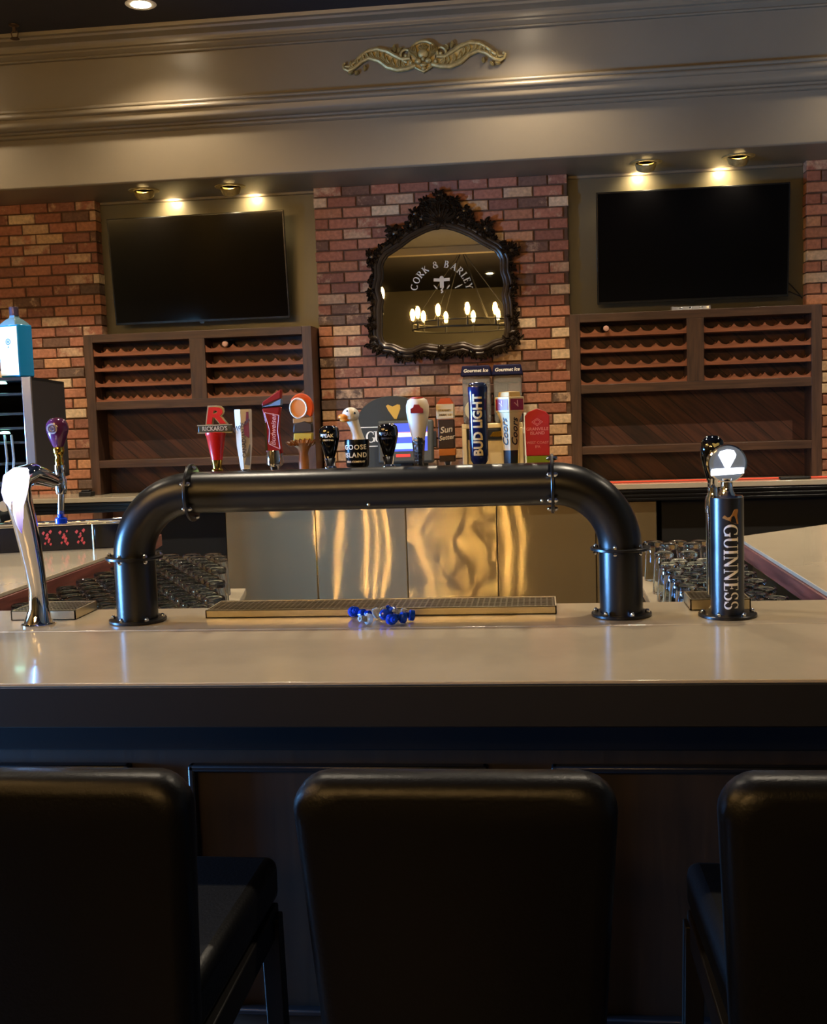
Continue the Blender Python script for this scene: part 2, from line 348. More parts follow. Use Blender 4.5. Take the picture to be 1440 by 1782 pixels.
GL = {
 'G': (0.86, _arc(.45, .5, .36, .47, 48, 312, T_, K_) + _bar(.66, .06, .82, .42) + _serif(.72, .42, .3) + _bar(.66, .7, .72, .97)),
 'U': (0.92, _bar(.14, .3, .31, 1) + _arc(.475, .3, .25, .27, 180, 360, T_, K_ * .8) + _bar(.69, .3, .76, 1) + _serif(.22, 1) + _serif(.73, 1, .3)),
 'I': (0.42, _bar(.125, 0, .295, 1) + _serif(.21, 0) + _serif(.21, 1)),
 'N': (0.96, _bar(.17, 0, .235, 1) + _ln(.22, .93, .74, .07, K_) + _bar(.725, 0, .79, 1) + _serif(.2, 0, .3) + _serif(.14, 1, .22) + _serif(.76, 1, .3)),
 'E': (0.72, _bar(.13, 0, .3, 1) + _bar(.05, 0, .62, T_) + _bar(.05, 1 - T_, .6, 1) + _bar(.2, .49, .5, .49 + T_) + _bar(.57, 0, .63, .22) + _bar(.54, .8, .6, 1) + _bar(.46, .4, .51, .62)),
 'S': (0.66, _arc(.32, .735, .2, .235, 20, 265, T_, K_ * .75) + _arc(.33, .265, .22, .235, -160, 85, T_, K_ * .85) + _bar(.5, .72, .55, .97) + _bar(.07, .03, .12, .3)),
 'C': (0.8, _arc(.45, .5, .36, .46, 45, 315, T_ * 1.4, K_) + _ln(.68, .76, .74, .98, .06) + _ln(.68, .24, .74, .04, .06)),
 'O': (0.9, _arc(.45, .5, .35, .46, 0, 360, T_ * 1.4, K_)),
 'R': (0.84, _bar(.13, 0, .29, 1) + _arc(.34, .74, .28, .22, -90, 90, .07, K_) + _bar(.2, .93, .36, 1) + _bar(.2, .48, .36, .55) + _ln(.36, .5, .74, .03, K_) + _serif(.2, 0) + _serif(.16, 1)),
 'K': (0.84, _bar(.13, 0, .29, 1) + _ln(.25, .42, .68, .95, .07) + _ln(.36, .55, .74, .03, K_) + _serif(.2, 0) + _serif(.2, 1)),
 'B': (0.78, _bar(.13, 0, .29, 1) + _arc(.32, .75, .24, .21, -90, 90, .07, K_) + _arc(.33, .27, .3, .24, -90, 90, .07, K_) + _bar(.05, .94, .34, 1) + _bar(.05, 0, .34, .06) + _bar(.2, .48, .36, .55)),
 'A': (0.84, _ln(.12, .03, .43, 1, .07) + _ln(.41, 1, .72, .03, K_) + _bar(.22, .32, .58, .38) + _serif(.12, 0, .26) + _serif(.72, 0, .28)),
 'L': (0.68, _bar(.13, 0, .29, 1) + _bar(.05, 0, .6, .06) + _bar(.55, 0, .61, .25) + _serif(.2, 1)),
 'Y': (0.84, _ln(.4, .5, .13, 1, K_) + _ln(.4, .5, .7, 1, .07) + _bar(.34, 0, .5, .52) + _serif(.42, 0) + _serif(.14, 1, .28) + _serif(.7, 1, .26)),
 '&': (0.9, _arc(.4, .72, .18, .2, -60, 300, .06, .13) + _arc(.4, .27, .28, .24, 20, 380, .06, .15) + _ln(.3, .62, .76, .06, .13)),
}
def serif(s, size, fn, material, parent, gap=0.02, name='lettering', ext=0.0006, subdiv=1):
    mb = MB(); x = 0; tot = sum(GL[c][0] + gap for c in s)
    for c in s:
        w, polys = GL[c]
        for p in polys:
            # subdivide long edges so wrapped letters follow the curve
            q = [Vector(a) for a in p]
            for i in range(subdiv):
                for j in range(subdiv):
                    def bl(a, b_):
                        return q[0] * (1 - a) * (1 - b_) + q[1] * a * (1 - b_) + q[2] * a * b_ + q[3] * (1 - a) * b_
                    c4 = [bl(i / subdiv, j / subdiv), bl((i + 1) / subdiv, j / subdiv), bl((i + 1) / subdiv, (j + 1) / subdiv), bl(i / subdiv, (j + 1) / subdiv)]
                    vv = [fn((x + a.x - tot / 2) * size, (a.y - .5) * size, ext) for a in c4]
                    mb.add(vv, [(0, 1, 2, 3)])
        x += w + gap
    return mb.build(name, material, parent, smooth=0)
def harp_polys():
    return (_ln(.0, .0, .62, 1.0, .10) + _ln(.0, .0, .95, .62, .08) + _arc(.5, .72, .44, .26, 10, 140, .08, .12, 10)
            + _ln(.3, .2, .44, .72, .035) + _ln(.42, .3, .56, .85, .035) + _ln(.55, .38, .68, .9, .035) + _ln(.68, .48, .8, .88, .035) + _ln(.16, .1, .3, .45, .035))
def harp(size, fn, material, parent, fill=False, name='harp_emblem', solid=False):
    if solid:
        return MB().add([fn(a * size, b_ * size, .0008) for a, b_ in ((-.5, .42), (-.36, .5), (-.05, .36), (.28, .5), (.46, .46), (.48, .2), (.2, -.5), (.05, -.48), (-.36, .12))], [tuple(range(9))]).build(name, material, parent, smooth=0)
    mb = MB(); P = harp_polys()
    if fill: P = P + [[(.02, .02), (.95, .66), (.75, .95), (.55, .96)]]
    for k, p in enumerate(P): mb.add([fn((a - .5) * size, (b_ - .5) * size, .0008 + .00002 * k) for a, b_ in p], [(0, 1, 2, 3)])
    return mb.build(name, material, parent, smooth=0)

# ================================================================== SETTING
XL, XR, YF, YB, ZC = -4.05, 4.6, -8.0, 7.5, 3.94
o = struct(MB().box((XL - .1, YF - .1, -0.1), (XR + .1, YB + .1, 0)).build('floor', M_FLOOR))
o = struct(MB().box((XL - .1, YF - .1, ZC), (XR + .1, YB + .1, ZC + .1)).build('ceiling', M_CEIL))
struct(MB().box((XL - .1, YB, 0), (XR + .1, YB + .1, ZC)).build('wall_back', M_OLIVE))
struct(MB().box((XR, YF, 0), (XR + .1, YB, ZC)).build('wall_right', M_OLIVE))
struct(MB().box((XL, YF - .1, 0), (XR, YF, ZC)).build('wall_front', M_OLIVE))
w = MB(); a = (XL - .55, XL)  # unseen wall, thickened so its deep reveal shields the back wall from daylight
w.box((a[0], YF, 0), (a[1], WY0, ZC)); w.box((a[0], WY1, 0), (a[1], YB, ZC)); w.box((a[0], WY0, 0), (a[1], WY1, WZ0)); w.box((a[0], WY0, WZ1), (a[1], WY1, ZC))
struct(w.build('wall_left', M_OLIVE))
w = MB()
for y in (WY0, (WY0 + WY1) / 2 - .03, WY1 - .06): w.box((XL - .54, y, WZ0), (XL - .49, y + .06, WZ1))
for z in (WZ0, WZ1 - .06): w.box((XL - .54, WY0, z), (XL - .49, WY1, z + .06))
struct(w.build('window_1', M_BLACKM))
struct(MB().box((XL, -2.15, ZC - .10), (XR, -2.0, ZC)).build('trim_4', M_FASCIA))

# brick piers, every brick laid
def brick_pier(x0, x1, z0=1.02, z1=3.04, yf=7.40, yb=7.5):
    mb = MB(); LM, HM, g = 0.193, 0.0700, 0.010
    mb.box((x0 + .006, yf + .012, z0), (x1 - .006, yb, z1), mi=1)
    z = z1 - HM + .012; row = 0
    while z > z0 - HM:
        x = x0 - (LM / 2 if row % 2 else 0)
        while x < x1 - .01:
            a = max(x, x0) ; b_ = min(x + LM - g, x1)
            if b_ - a > 0.03:
                jy = random.uniform(-.003, .003); jz = random.uniform(-.0015, .0015); jx = random.uniform(-.002, .002)
                ax = a + (jx if a > x0 else random.uniform(-.003, .003)); bx = b_ + (jx if b_ < x1 else random.uniform(-.004, .003))
                zt = min(z + HM - g + jz, z1); zb = max(z + jz, z0)
                if zt - zb > .01:
                    c = .004; y0 = yf + jy; 
                    v = [(ax + c, y0, zb + c), (bx - c, y0, zb + c), (bx - c, y0, zt - c), (ax + c, y0, zt - c),
                         (ax, y0 + c, zb), (bx, y0 + c, zb), (bx, y0 + c, zt), (ax, y0 + c, zt),
                         (ax, yb, zb), (bx, yb, zb), (bx, yb, zt), (ax, yb, zt)]
                    f = [(0, 1, 2, 3)]
                    for r in (0, 4):
                        for k in range(4): f.append((r + k, r + 4 + k, r + 4 + (k + 1) % 4, r + (k + 1) % 4))
                    mb.add(v, f)
            x += LM
        z -= HM; row += 1
    return mb.build('wall_back', [M_BRICK, M_MORTAR], smooth=0)
struct(brick_pier(-4.045, -2.945)); struct(brick_pier(-1.441, 0.224)); struct(brick_pier(1.715, 3.6))

# bulkhead with mouldings (profile in y,z swept along x)
def sweep(name, prof, x0, x1, m_):
    n = len(prof); v = [(x0, y, z) for y, z in prof] + [(x1, y, z) for y, z in prof]
    f = [tuple(range(n)), tuple(reversed(range(n, 2 * n)))] + [(i, (i + 1) % n, (i + 1) % n + n, i + n) for i in range(n)]
    return struct(MB().add(v, f).build(name, m_, smooth=35))
def arc(cy, cz, r, a0, a1, n=8, ry=None): return [(cy + r * math.cos(math.radians(a0 + (a1 - a0) * k / n)), cz + (ry or r) * math.sin(math.radians(a0 + (a1 - a0) * k / n))) for k in range(n + 1)]
sweep('trim_1', [(7.5, 3.04)] + arc(6.945, 3.055, .015, -90, -180, 5) + [(6.93, 3.40), (6.90, 3.40), (6.90, 3.94), (7.5, 3.94)], XL, XR, M_FASCIA)
sweep('trim_2', [(6.93, 3.345), (6.915, 3.345)] + arc(6.915, 3.360, .013, -90, -250, 6) + [(6.905, 3.375), (6.90, 3.385)] +
      arc(6.885, 3.425, .04, -90, -165, 7) + [(6.842, 3.445)] + arc(6.838, 3.462, .017, -90, -270, 8) + [(6.838, 3.482)] + arc(6.845, 3.494, .012, -90, -270, 6) + [(6.87, 3.51), (6.90, 3.515), (6.90, 3.40), (6.93, 3.38)], XL, XR, M_FASCIA)
sweep('trim_3', [(6.90, 3.80), (6.885, 3.80)] + arc(6.885, 3.808, .008, -90, -270, 5) + [(6.88, 3.82), (6.86, 3.835), (6.86, 3.845), (6.845, 3.85)] + arc(6.80, 3.86, .045, -10, 60, 6)[:5] +
      [(6.80, 3.90), (6.785, 3.902), (6.78, 3.915), (6.76, 3.92), (6.755, 3.94), (6.90, 3.94)], XL, XR, M_FASCIA)
sweep('trim_5', [(7.5, 3.04), (7.485, 3.04), (7.485, 3.025), (7.5, 3.02)], -2.94, -1.445, M_FASCIA)
sweep('trim_6', [(7.5, 3.04), (7.485, 3.04), (7.485, 3.025), (7.5, 3.02)], 0.228, 1.71, M_FASCIA)

# ================================================================== CEILING LIGHTS
def downlight(loc, label, energy=80):
    t = thing('recessed_downlight', label, 'ceiling light', loc, group='recessed downlights along the bulkhead')
    MB().lathe([(.055, -.002), (.085, -.004), (.09, 0), (.06, .0)], n=28).build('trim_ring', M_WHITE, t)
    MB().lathe([(.001, -.004), (.056, -.004), (.056, -.001), (.001, -.001)], n=24).build('lamp_lens', mat('lit_downlight_lens', (255, 240, 215), 0.3, emit=(255, 232, 196), es=40), t)
    l = light('downlight_beam', 'SPOT', (0, 0, -.02), energy, (1, .83, .62), spot_size=math.radians(125), spot_blend=.8, shadow_soft_size=.05)
    l.parent = t
    return t
downlight((-2.22, 6.449, ZC), 'bright round downlight in the dark ceiling above the left of the bulkhead')
for x, w_ in ((-3.75, 'leftmost'), (0.0, 'third from left'), (2.2, 'rightmost')):
    downlight((x, 6.449, ZC), 'round downlight in the ceiling along the bulkhead, ' + w_ + ' of the row')
t = thing('sprinkler_head', 'small brown sprinkler head below the dark ceiling at far left', 'sprinkler', (-3.07, 6.62, ZC))
MB().lathe([(.001, 0), (.03, 0), (.03, -.006), (.012, -.012), (.012, -.04), (.001, -.04)], n=16).build('escutcheon', mat('dull_brown_metal', (84, 66, 50), .5, metal=.5), t)
mb = MB()
for s in (-1, 1): mb.tube([(0.008 * s, 0, -.035), (0.022 * s, 0, -.05), (0.016 * s, 0, -.07), (0, 0, -.078)], .004, n=8)
mb.lathe([(.001, -.078), (.026, -.078), (.028, -.082), (.001, -.083)], n=16).build('deflector', MATS['dull_brown_metal'], t)

# eyeball spotlights in the soffit
EYE = [((-2.513, 7.17), (-2.43, 2.975), 'first gold eyeball spotlight from the left, over the left television'),
       ((-1.946, 7.20), (-1.866, 2.972), 'gold eyeball spotlight over the right part of the left television'),
       ((0.701, 7.19), (0.684, 2.985), 'gold eyeball spotlight over the left part of the right television'),
       ((1.257, 7.17), (1.203, 2.978), 'last gold eyeball spotlight on the right, over the right television')]
for (ex, ey), (hx, hz), lab in EYE:
    t = thing('eyeball_spotlight', lab, 'spotlight', (ex, ey, 3.04), group='eyeball spotlights in the soffit')
    MB().lathe([(.062, .0), (.062, -.004), (.085, -.008), (.098, -.004), (.1, 0)], n=32).build('trim_ring', M_BRONZE, t)
    T = Matrix.Rotation(math.radians(30), 4, 'X')
    MB().lathe([(.045, -.050), (.056, -.044), (.064, -.02), (.066, 0.0), (.05, .0), (.045, -.03)], n=28, T=T, closed=True).build('eyeball', M_BRONZE, t)
    MB().lathe([(.001, -.030), (.045, -.034), (.045, -.028), (.001, -.026)], n=24, T=T).build('lamp_lens', mat('lit_spot_lens', (255, 236, 190), 0.3, emit=(255, 214, 140), es=12), t)
    l = light('spot_beam', 'SPOT', (hx, 7.41, 3.03), 7, (1, .78, .45), target=(hx, 7.5, 2.95), spot_size=math.radians(140), spot_blend=1, shadow_soft_size=.015)
    l2 = light('spot_wash', 'SPOT', (ex, ey + .03, 2.98), 5, (1, .80, .5), target=(hx, 7.5, 2.5), spot_size=math.radians(110), spot_blend=1, shadow_soft_size=.03)

# chandeliers out in the room: seen in the mirror
def chandelier(loc, label, n=14, R=.78, phase=0):
    t = thing('ring_chandelier', label, 'chandelier', loc, group='ring chandeliers over the seating')
    for nm, rr, zz in (('upper_ring', R, -.04), ('lower_ring', R, -.14)):
        MB().tube([(rr * math.cos(2 * PI * k / 64), rr * math.sin(2 * PI * k / 64), zz) for k in range(64)], .012, n=8, closed=True, up=(0, 0, 1)).build(nm, M_BLACKM, t)
    for k in range(6):
        a_ = 2 * PI * k / 6
        MB().cyl((R * math.cos(a_), R * math.sin(a_), -.04), (0.03 * math.cos(a_), 0.03 * math.sin(a_), ZC - loc[2] - .03), .006, n=8).build('hanging_rod', M_BLACKM, t)
    MB().lathe([(.001, 0), (.07, 0), (.07, -.03), (.001, -.05)], c=(0, 0, ZC - loc[2]), n=20).build('ceiling_rose', M_BLACKM, t)
    for k in range(n):
        a_ = 2 * PI * (k + phase) / n; c = (R * math.cos(a_), R * math.sin(a_), 0)
        h = MB().lathe([(.018, -.14), (.018, -.0), (.014, .02)], c=c, n=10).build('candle_holder', M_BLACKM, t)
        MB().lathe([(.001, .02), (.014, .02), (.026, .06), (.033, .10), (.027, .15), (.012, .185), (.001, .19)], c=c, n=14).build('bulb', M_BULB, h)
    return t
chandelier((-1.10, -2.5, 2.90), 'ring chandelier of lit bulbs reflected across the middle of the mirror', n=11, phase=.5)
chandelier((-2.72, 0.5, 2.93), 'ring chandelier whose one bulb glows at the left edge of the mirror', n=8, phase=0)

# warm room downlights in front of the bar
def room_light(x, y, energy, w_):
    t = thing('recessed_downlight', 'round downlight in the ceiling above the ' + w_, 'ceiling light', (x, y, ZC), group='recessed downlights over the customer side')
    MB().lathe([(.055, -.002), (.085, -.004), (.09, 0), (.06, .0)], n=28).build('trim_ring', M_WHITE, t)
    MB().lathe([(.001, -.004), (.056, -.004), (.056, -.001), (.001, -.001)], n=24).build('lamp_lens', MATS['lit_downlight_lens'], t)
    l = light('downlight_beam', 'SPOT', (0, 0, -.02), energy, (1, .85, .64), spot_size=math.radians(112), spot_blend=.7, shadow_soft_size=.05); l.parent = t
for x, w_ in ((-3.2, 'far left of the bar'), (-1.3, 'left of the bar'), (.6, 'right of the bar'), (2.5, 'far right of the bar')): room_light(x, 3.3, 100, w_)
for x, w_ in ((-3.2, 'left of the bartender aisle'), (-0.4, 'middle of the bartender aisle'), (2.5, 'right of the bartender aisle')): room_light(x, 5.2, 265, w_)

for x, w_ in ((-3.0, 'far seating area at left, added to brighten the mirrored wall'), (-.8, 'far seating area in the middle, added to brighten the mirrored wall'), (1.6, 'far seating area at right, added to brighten the mirrored wall')): room_light(x, -5.6, 110, w_)  # extra lamps added to brighten the front wall and lettering in the mirror

# ================================================================== FASCIA ORNAMENT
def spiral(c, r0, a0, turns, n=26, shrink=.12, flipx=1):
    P = []
    for k in range(n + 1):
        t_ = k / n; a_ = a0 + turns * 2 * PI * t_; r = r0 * (1 - t_) + r0 * shrink * t_
        P.append((c[0] + flipx * r * math.cos(a_), c[1], c[2] + r * math.sin(a_)))
    return P
def leaf(mb, base, ang, L, Wd, y, th=.012, curl=.25, flipx=1, mi=0):
    """carved acanthus leaf lying on the wall plane, growing from base at angle ang"""
    n = 7; vv = []; ff = []
    for k in range(n + 1):
        t_ = k / n; w_ = Wd * math.sin(PI * (t_ * .86 + .1)) ** .8 * (1 + .18 * math.sin(k * 2.6)); aa = ang + curl * t_ * 2
        px = base[0] + flipx * L * t_ * math.cos(ang + curl * t_); pz = base[1] + L * t_ * math.sin(ang + curl * t_)
        nx, nz = -math.sin(aa) * flipx, math.cos(aa)
        hy = y - th * math.sin(PI * min(t_ * .8 + .2, 1)) - th * .5 * t_
        vv += [(px - nx * w_, y, pz - nz * w_), (px - nx * w_ * .5, hy - th * .35, pz - nz * w_ * .5), (px, hy + th * .25, pz), (px + nx * w_ * .5, hy - th * .35, pz + nz * w_ * .5), (px + nx * w_, y, pz + nz * w_)]
    for k in range(n):
        for j in range(4): ff.append((k * 5 + j, k * 5 + j + 1, k * 5 + 6 + j, k * 5 + 5 + j))
    mb.add(vv, ff, mi)
t = thing('carved_ornament', 'antique gold scrolled applique mounted on the bulkhead above the mirror', 'wall ornament', (-0.635, 6.895, 3.655))
for s in (-1, 1):
    mb = MB(); P = [(0.05, -.03), (.10, -.045), (.16, -.05), (.22, -.03), (.27, .01), (.33, .03), (.38, .012), (.42, -.02), (.46, -.035), (.485, -.022), (.49, 0), (.478, .01)]
    top = [(0.08, .012), (.13, .010), (.18, 0.038), (.22, .062), (.28, .080), (.34, .070), (.38, .044), (.42, .010), (.455, -.012), (.48, -.010)]
    Q = [Vector((s * x, -.012, z)) for x, z in P]; mb.tube(Q, [.015, .016, .016, .015, .014, .013, .013, .012, .011, .010, .009, .008], n=8)
    Q = [Vector((s * x, -.014, z)) for x, z in top]; mb.tube(Q, [.011, .013, .014, .014, .013, .012, .011, .010, .008, .006], n=8)
    mb.tube(spiral((s * .10, -.014, .035), .045, -PI * .5, 1.2, flipx=s), [.010 - .005 * k / 26 for k in range(27)], n=8)
    # field between the two scroll lines
    body = [(s * x, z) for x, z in P[:9]] + [(s * x, z) for x, z in reversed(top[:-1])]
    mb.prism(body, -.010, .004)
    for k in range(11):
        x = .11 + .031 * k; zc = [-.03, -.028, -.022, -.005, .015, .03, .038, .036, .024, .0, -.018][k]
        leaf(mb, (s * x, zc - .006), .5 + .25 * math.sin(k * 1.7), .05, .014, -.012, th=.010, curl=.9, flipx=s)
        mb.ball((s * (x + .012), -.014, zc + .004), .006, 8, 5)
    for k, (x, z, a_) in enumerate([(.15, .05, 1.9), (.17, .055, 1.3), (.19, .05, .7), (.155, .06, 2.4), (.18, .065, 1.6), (.40, -.035, -1.2), (.43, -.04, -.6), (.36, -.01, -1.8)]):
        leaf(mb, (s * x, z), a_, .035, .012, -.006, th=.012, flipx=s)
    mb.build('scroll_arm', M_BRONZE, t)
    mb = MB()
    for k in range(5): leaf(mb, (s * (.035 + .004 * k), .002 + .006 * k), 1.15 - .16 * k, .085 - .008 * k, .012, -.018, th=.014, flipx=s)
    mb.ball((s * .075, -.022, -.015), .013, 10, 6); mb.ball((s * .105, -.016, .028), .012, 10, 6)
    mb.build('wing', M_BRONZE, t)
mb = MB(); mb.prism([(-.075, .03), (-.06, .075), (-.03, .098), (0, .105), (.03, .098), (.06, .075), (.075, .03), (.06, -.03), (.03, -.062), (0, -.078), (-.03, -.062), (-.06, -.03)], -.012, .004)
mb.tube([(.085 * math.cos(a_), -.018, .02 + .085 * math.sin(a_)) for a_ in [PI * (k / 20) for k in range(21)]], .010, n=8)
for k in range(7): leaf(mb, (0, .05), PI * (.2 + .1 * k), .04, .009, -.014, th=.012, curl=0)
mb.ball((0, -.022, .03), .034, 16, 10, sc=(1, .55, .85)); mb.ball((-.03, -.026, -.012), .022, 12, 8, sc=(1, .7, .8)); mb.ball((.03, -.026, -.012), .022, 12, 8, sc=(1, .7, .8))
mb.ball((0, -.036, -.002), .012, 10, 8, sc=(1, .9, 1.2)); mb.ball((0, -.026, -.035), .020, 12, 8, sc=(1.2, .6, .6)); mb.ball((0, -.022, -.055), .016, 12, 8)
mb.tube([(-.05, -.018, -.045), (-.025, -.02, -.06), (0, -.02, -.072), (.025, -.02, -.06), (.05, -.018, -.045)], .007, n=8)
mb.build('central_boss', M_BRONZE, t)

# ================================================================== MIRROR
CX, CZ = -0.605, 2.735
hp = [(0, 345), (50, 350), (100, 365), (150, 386), (200, 410), (245, 440), (290, 470), (335, 497), (375, 520), (400, 552), (415, 590), (413, 640), (415, 680), (428, 720), (435, 760), (425, 800), (418, 830), (424, 865),
      (430, 900), (431, 950), (432, 1000), (436, 1045), (435, 1080), (425, 1115), (405, 1135), (370, 1140), (340, 1150), (300, 1172), (260, 1182), (220, 1180), (180, 1162), (140, 1150), (105, 1152), (80, 1158), (40, 1164), (0, 1166)]
half = [(x / 4 / 266, -(y - 345) / 4 / 270) for x, y in hp]
loop = half + [(-x, z) for x, z in reversed(half[1:-1])]
t = thing('ornate_mirror', 'black carved baroque mirror with white bar-name lettering on the brick pier', 'mirror', (CX, 7.385, CZ))
mb = MB(); mb.prism(loop, -.018, -.008); mb.build('mirror_glass', M_MIRROR, t, smooth=0)
def off(lp, d):
    n = len(lp); out = []
    for i in range(n):
        a_, b_ = Vector(lp[i - 1]), Vector(lp[(i + 1) % n]); tt = (b_ - a_).normalized(); nn = Vector((-tt.y, tt.x))
        out.append((lp[i][0] + nn.x * d, lp[i][1] + nn.y * d))
    return out
mb = MB()
for d, yy, r in ((.002, -.026, .009), (.02, -.034, .015), (.045, -.028, .012)):
    mb.tube([(x, yy, z) for x, z in off(loop, d)], r, n=8, closed=True)
n = len(loop); A = off(loop, -.004); B = off(loop, .075)
v = [(x, -.02, z) for x, z in A] + [(x, -.012, z) for x, z in B] + [(x, .006, z) for x, z in B] + [(x, .006, z) for x, z in A]
mb.add(v, [(r * n + i, r * n + (i + 1) % n, ((r + 1) % 4) * n + (i + 1) % n, ((r + 1) % 4) * n + i) for r in range(4) for i in range(n)])
mb.build('moulded_frame', M_FRAME, t)
mb = MB(); rnd = random.Random(3)
for i in range(n):       # acanthus leaves all around the outer edge
    x, z = B[i]; a_, b_ = Vector(B[i - 1]), Vector(B[(i + 1) % n]); tt = (b_ - a_).normalized(); nn = math.atan2(tt.x, -tt.y)
    for k in range(3):
        f = rnd.uniform(-.5, .5); ang = nn + rnd.uniform(-.9, .9)
        bx = x + tt.x * f * .03 - math.cos(nn) * .022; bz = z + tt.y * f * .03 - math.sin(nn) * .022
        leaf(mb, (bx, bz), ang, rnd.uniform(.03, .055), rnd.uniform(.009, .016), rnd.uniform(-.03, -.012), th=.02, curl=rnd.uniform(-.9, .9))
def clump(cx_, cz_, R, nl, y=-.02):
    mb.ball((cx_, -.02, cz_), R * .42, 12, 8, sc=(1, .7, 1))
    for k in range(nl):
        aa = 2 * PI * k / nl + rnd.uniform(-.2, .2); rr = R * rnd.uniform(.1, .45)
        leaf(mb, (cx_ + rr * math.cos(aa), cz_ + rr * math.sin(aa)), aa + rnd.uniform(-.5, .5), R * rnd.uniform(.5, .75), R * .2, y - rnd.uniform(0, .015), th=.02, curl=rnd.uniform(-.8, .8))
for s in (-1, 1):
    clump(s * .295, -.02, .075, 13); clump(s * .455, -.165, .07, 12); clump(s * .47, -.40, .04, 9); clump(s * .465, -.60, .055, 10)
    clump(s * .455, -.74, .07, 12); clump(s * .19, .03, .06, 11); clump(s * .30, -.81, .04, 8); clump(s * .18, -.815, .035, 8)
    mb.tube(spiral((s * .455, -.035, -.735), .05, PI * .3, 1.4, flipx=s), [.013 - .006 * k / 26 for k in range(27)], n=8)
    mb.tube(spiral((s * .07, -.03, .10), .05, -PI * .4, 1.3, flipx=s), [.012 - .005 * k / 26 for k in range(27)], n=8)
    mb.tube(spiral((s * .13, -.03, .05), .045, -PI * .1, 1.2, flipx=s), [.012 - .005 * k / 26 for k in range(27)], n=8)
clump(0, .08, .11, 18); clump(-.16, .10, .055, 10); clump(.16, .10, .055, 10); clump(-.10, .17, .045, 9); clump(.10, .17, .045, 9); clump(0, .15, .085, 14); clump(0, .205, .05, 10); clump(0, -.80, .06, 12)
for s in (-1, 1): clump(s * .08, .13, .06, 11); clump(s * .12, .06, .07, 11)
for k in range(9): leaf(mb, (0, .03), PI * (.1 + .1 * k), .13, .018, -.04, th=.022, curl=0)
mb.ball((0, -.045, .07), .022, 14, 9); mb.ball((0, -.045, -.80), .022, 14, 9)
mb.build('carved_foliage', M_FRAME, t)
word = 'CORK&BARLEY'; angs = [167, 152, 138, 124, 101, 78, 62, 47, 34, 23, 10]
for ch, aa in zip(word, angs):
    a_ = math.radians(aa); cx_ = -.003 + .184 * math.cos(a_); cz_ = -.415 + .184 * math.sin(a_)
    serif(ch, .046, flat(cx_, -.0185, cz_, a_ - PI / 2), M_WHITE, t, name='etched_letter')
mb = MB()
mb.tube([(-.053, -.019, -.332), (0, -.019, -.335), (.053, -.019, -.332)], .010, n=8, flat=.06); mb.ball((0, -.019, -.322), .014, 12, 8, sc=(1, .06, 1)); mb.box((-.013, -.0196, -.385), (.013, -.0184, -.33))
mb.tube([(.006 * math.sin(k * 1.4), -.019, -.385 - .0042 * k) for k in range(9)], .004, n=6, flat=.1)
for x0, z0, x1, z1 in ((-.053, -.365, -.030, -.392), (.052, -.368, .034, -.392), (.135, -.368, .085, -.39)):
    mb.tube([(x0, -.019, z0), ((x0 + x1) / 2, -.019, (z0 + z1) / 2), (x1, -.019, z1)], [.0015, .005, .002], n=8, flat=.1)
mb.build('etched_corkscrew', M_WHITE, t)

# ================================================================== TELEVISIONS
def television(x0, x1, lean, label):
    w_ = x1 - x0; t = thing('television', label, 'television', ((x0 + x1) / 2, 7.40, 2.20), group='wall televisions')
    t.rotation_euler = (math.radians(lean), 0, 0); h = .70
    MB().box((-w_ / 2, -.035, 0), (w_ / 2, -.012, h)).box((-w_ * .36, -.014, .06), (w_ * .36, .025, h - .18)).build('casing', M_BEZEL, t, bevel=.003)
    MB().box((-w_ / 2 + .010, -.0362, .016), (w_ / 2 - .010, -.0352, h - .010)).build('screen', M_SCREEN, t)
    MB().prism([(-.018, 0.002), (.018, .002), (.012, -.010), (-.012, -.010)], -.036, -.026).build('logo_tab', M_BEZEL, t)
    MB().box((-.2, .02, .1), (.2, .09, .42)).build('wall_bracket', M_BLACKM, t)
    return t
television(-2.83, -1.625, 5.5, 'large black flat television above the left wine rack')
television(.398, 1.594, 5.5, 'large black flat television above the right wine rack')
o = MB().tube([(1.60, 7.44, 2.30), (1.64, 7.47, 2.27), (1.68, 7.46, 2.22), (1.70, 7.45, 2.19)], .004, n=6).tube([(1.58, 7.44, 2.24), (1.63, 7.47, 2.235), (1.70, 7.47, 2.20)], .003, n=6).build('television_cable', M_BLACKM)
tag(o, 'thin black cables hanging beside the lower right corner of the right television', 'cable')

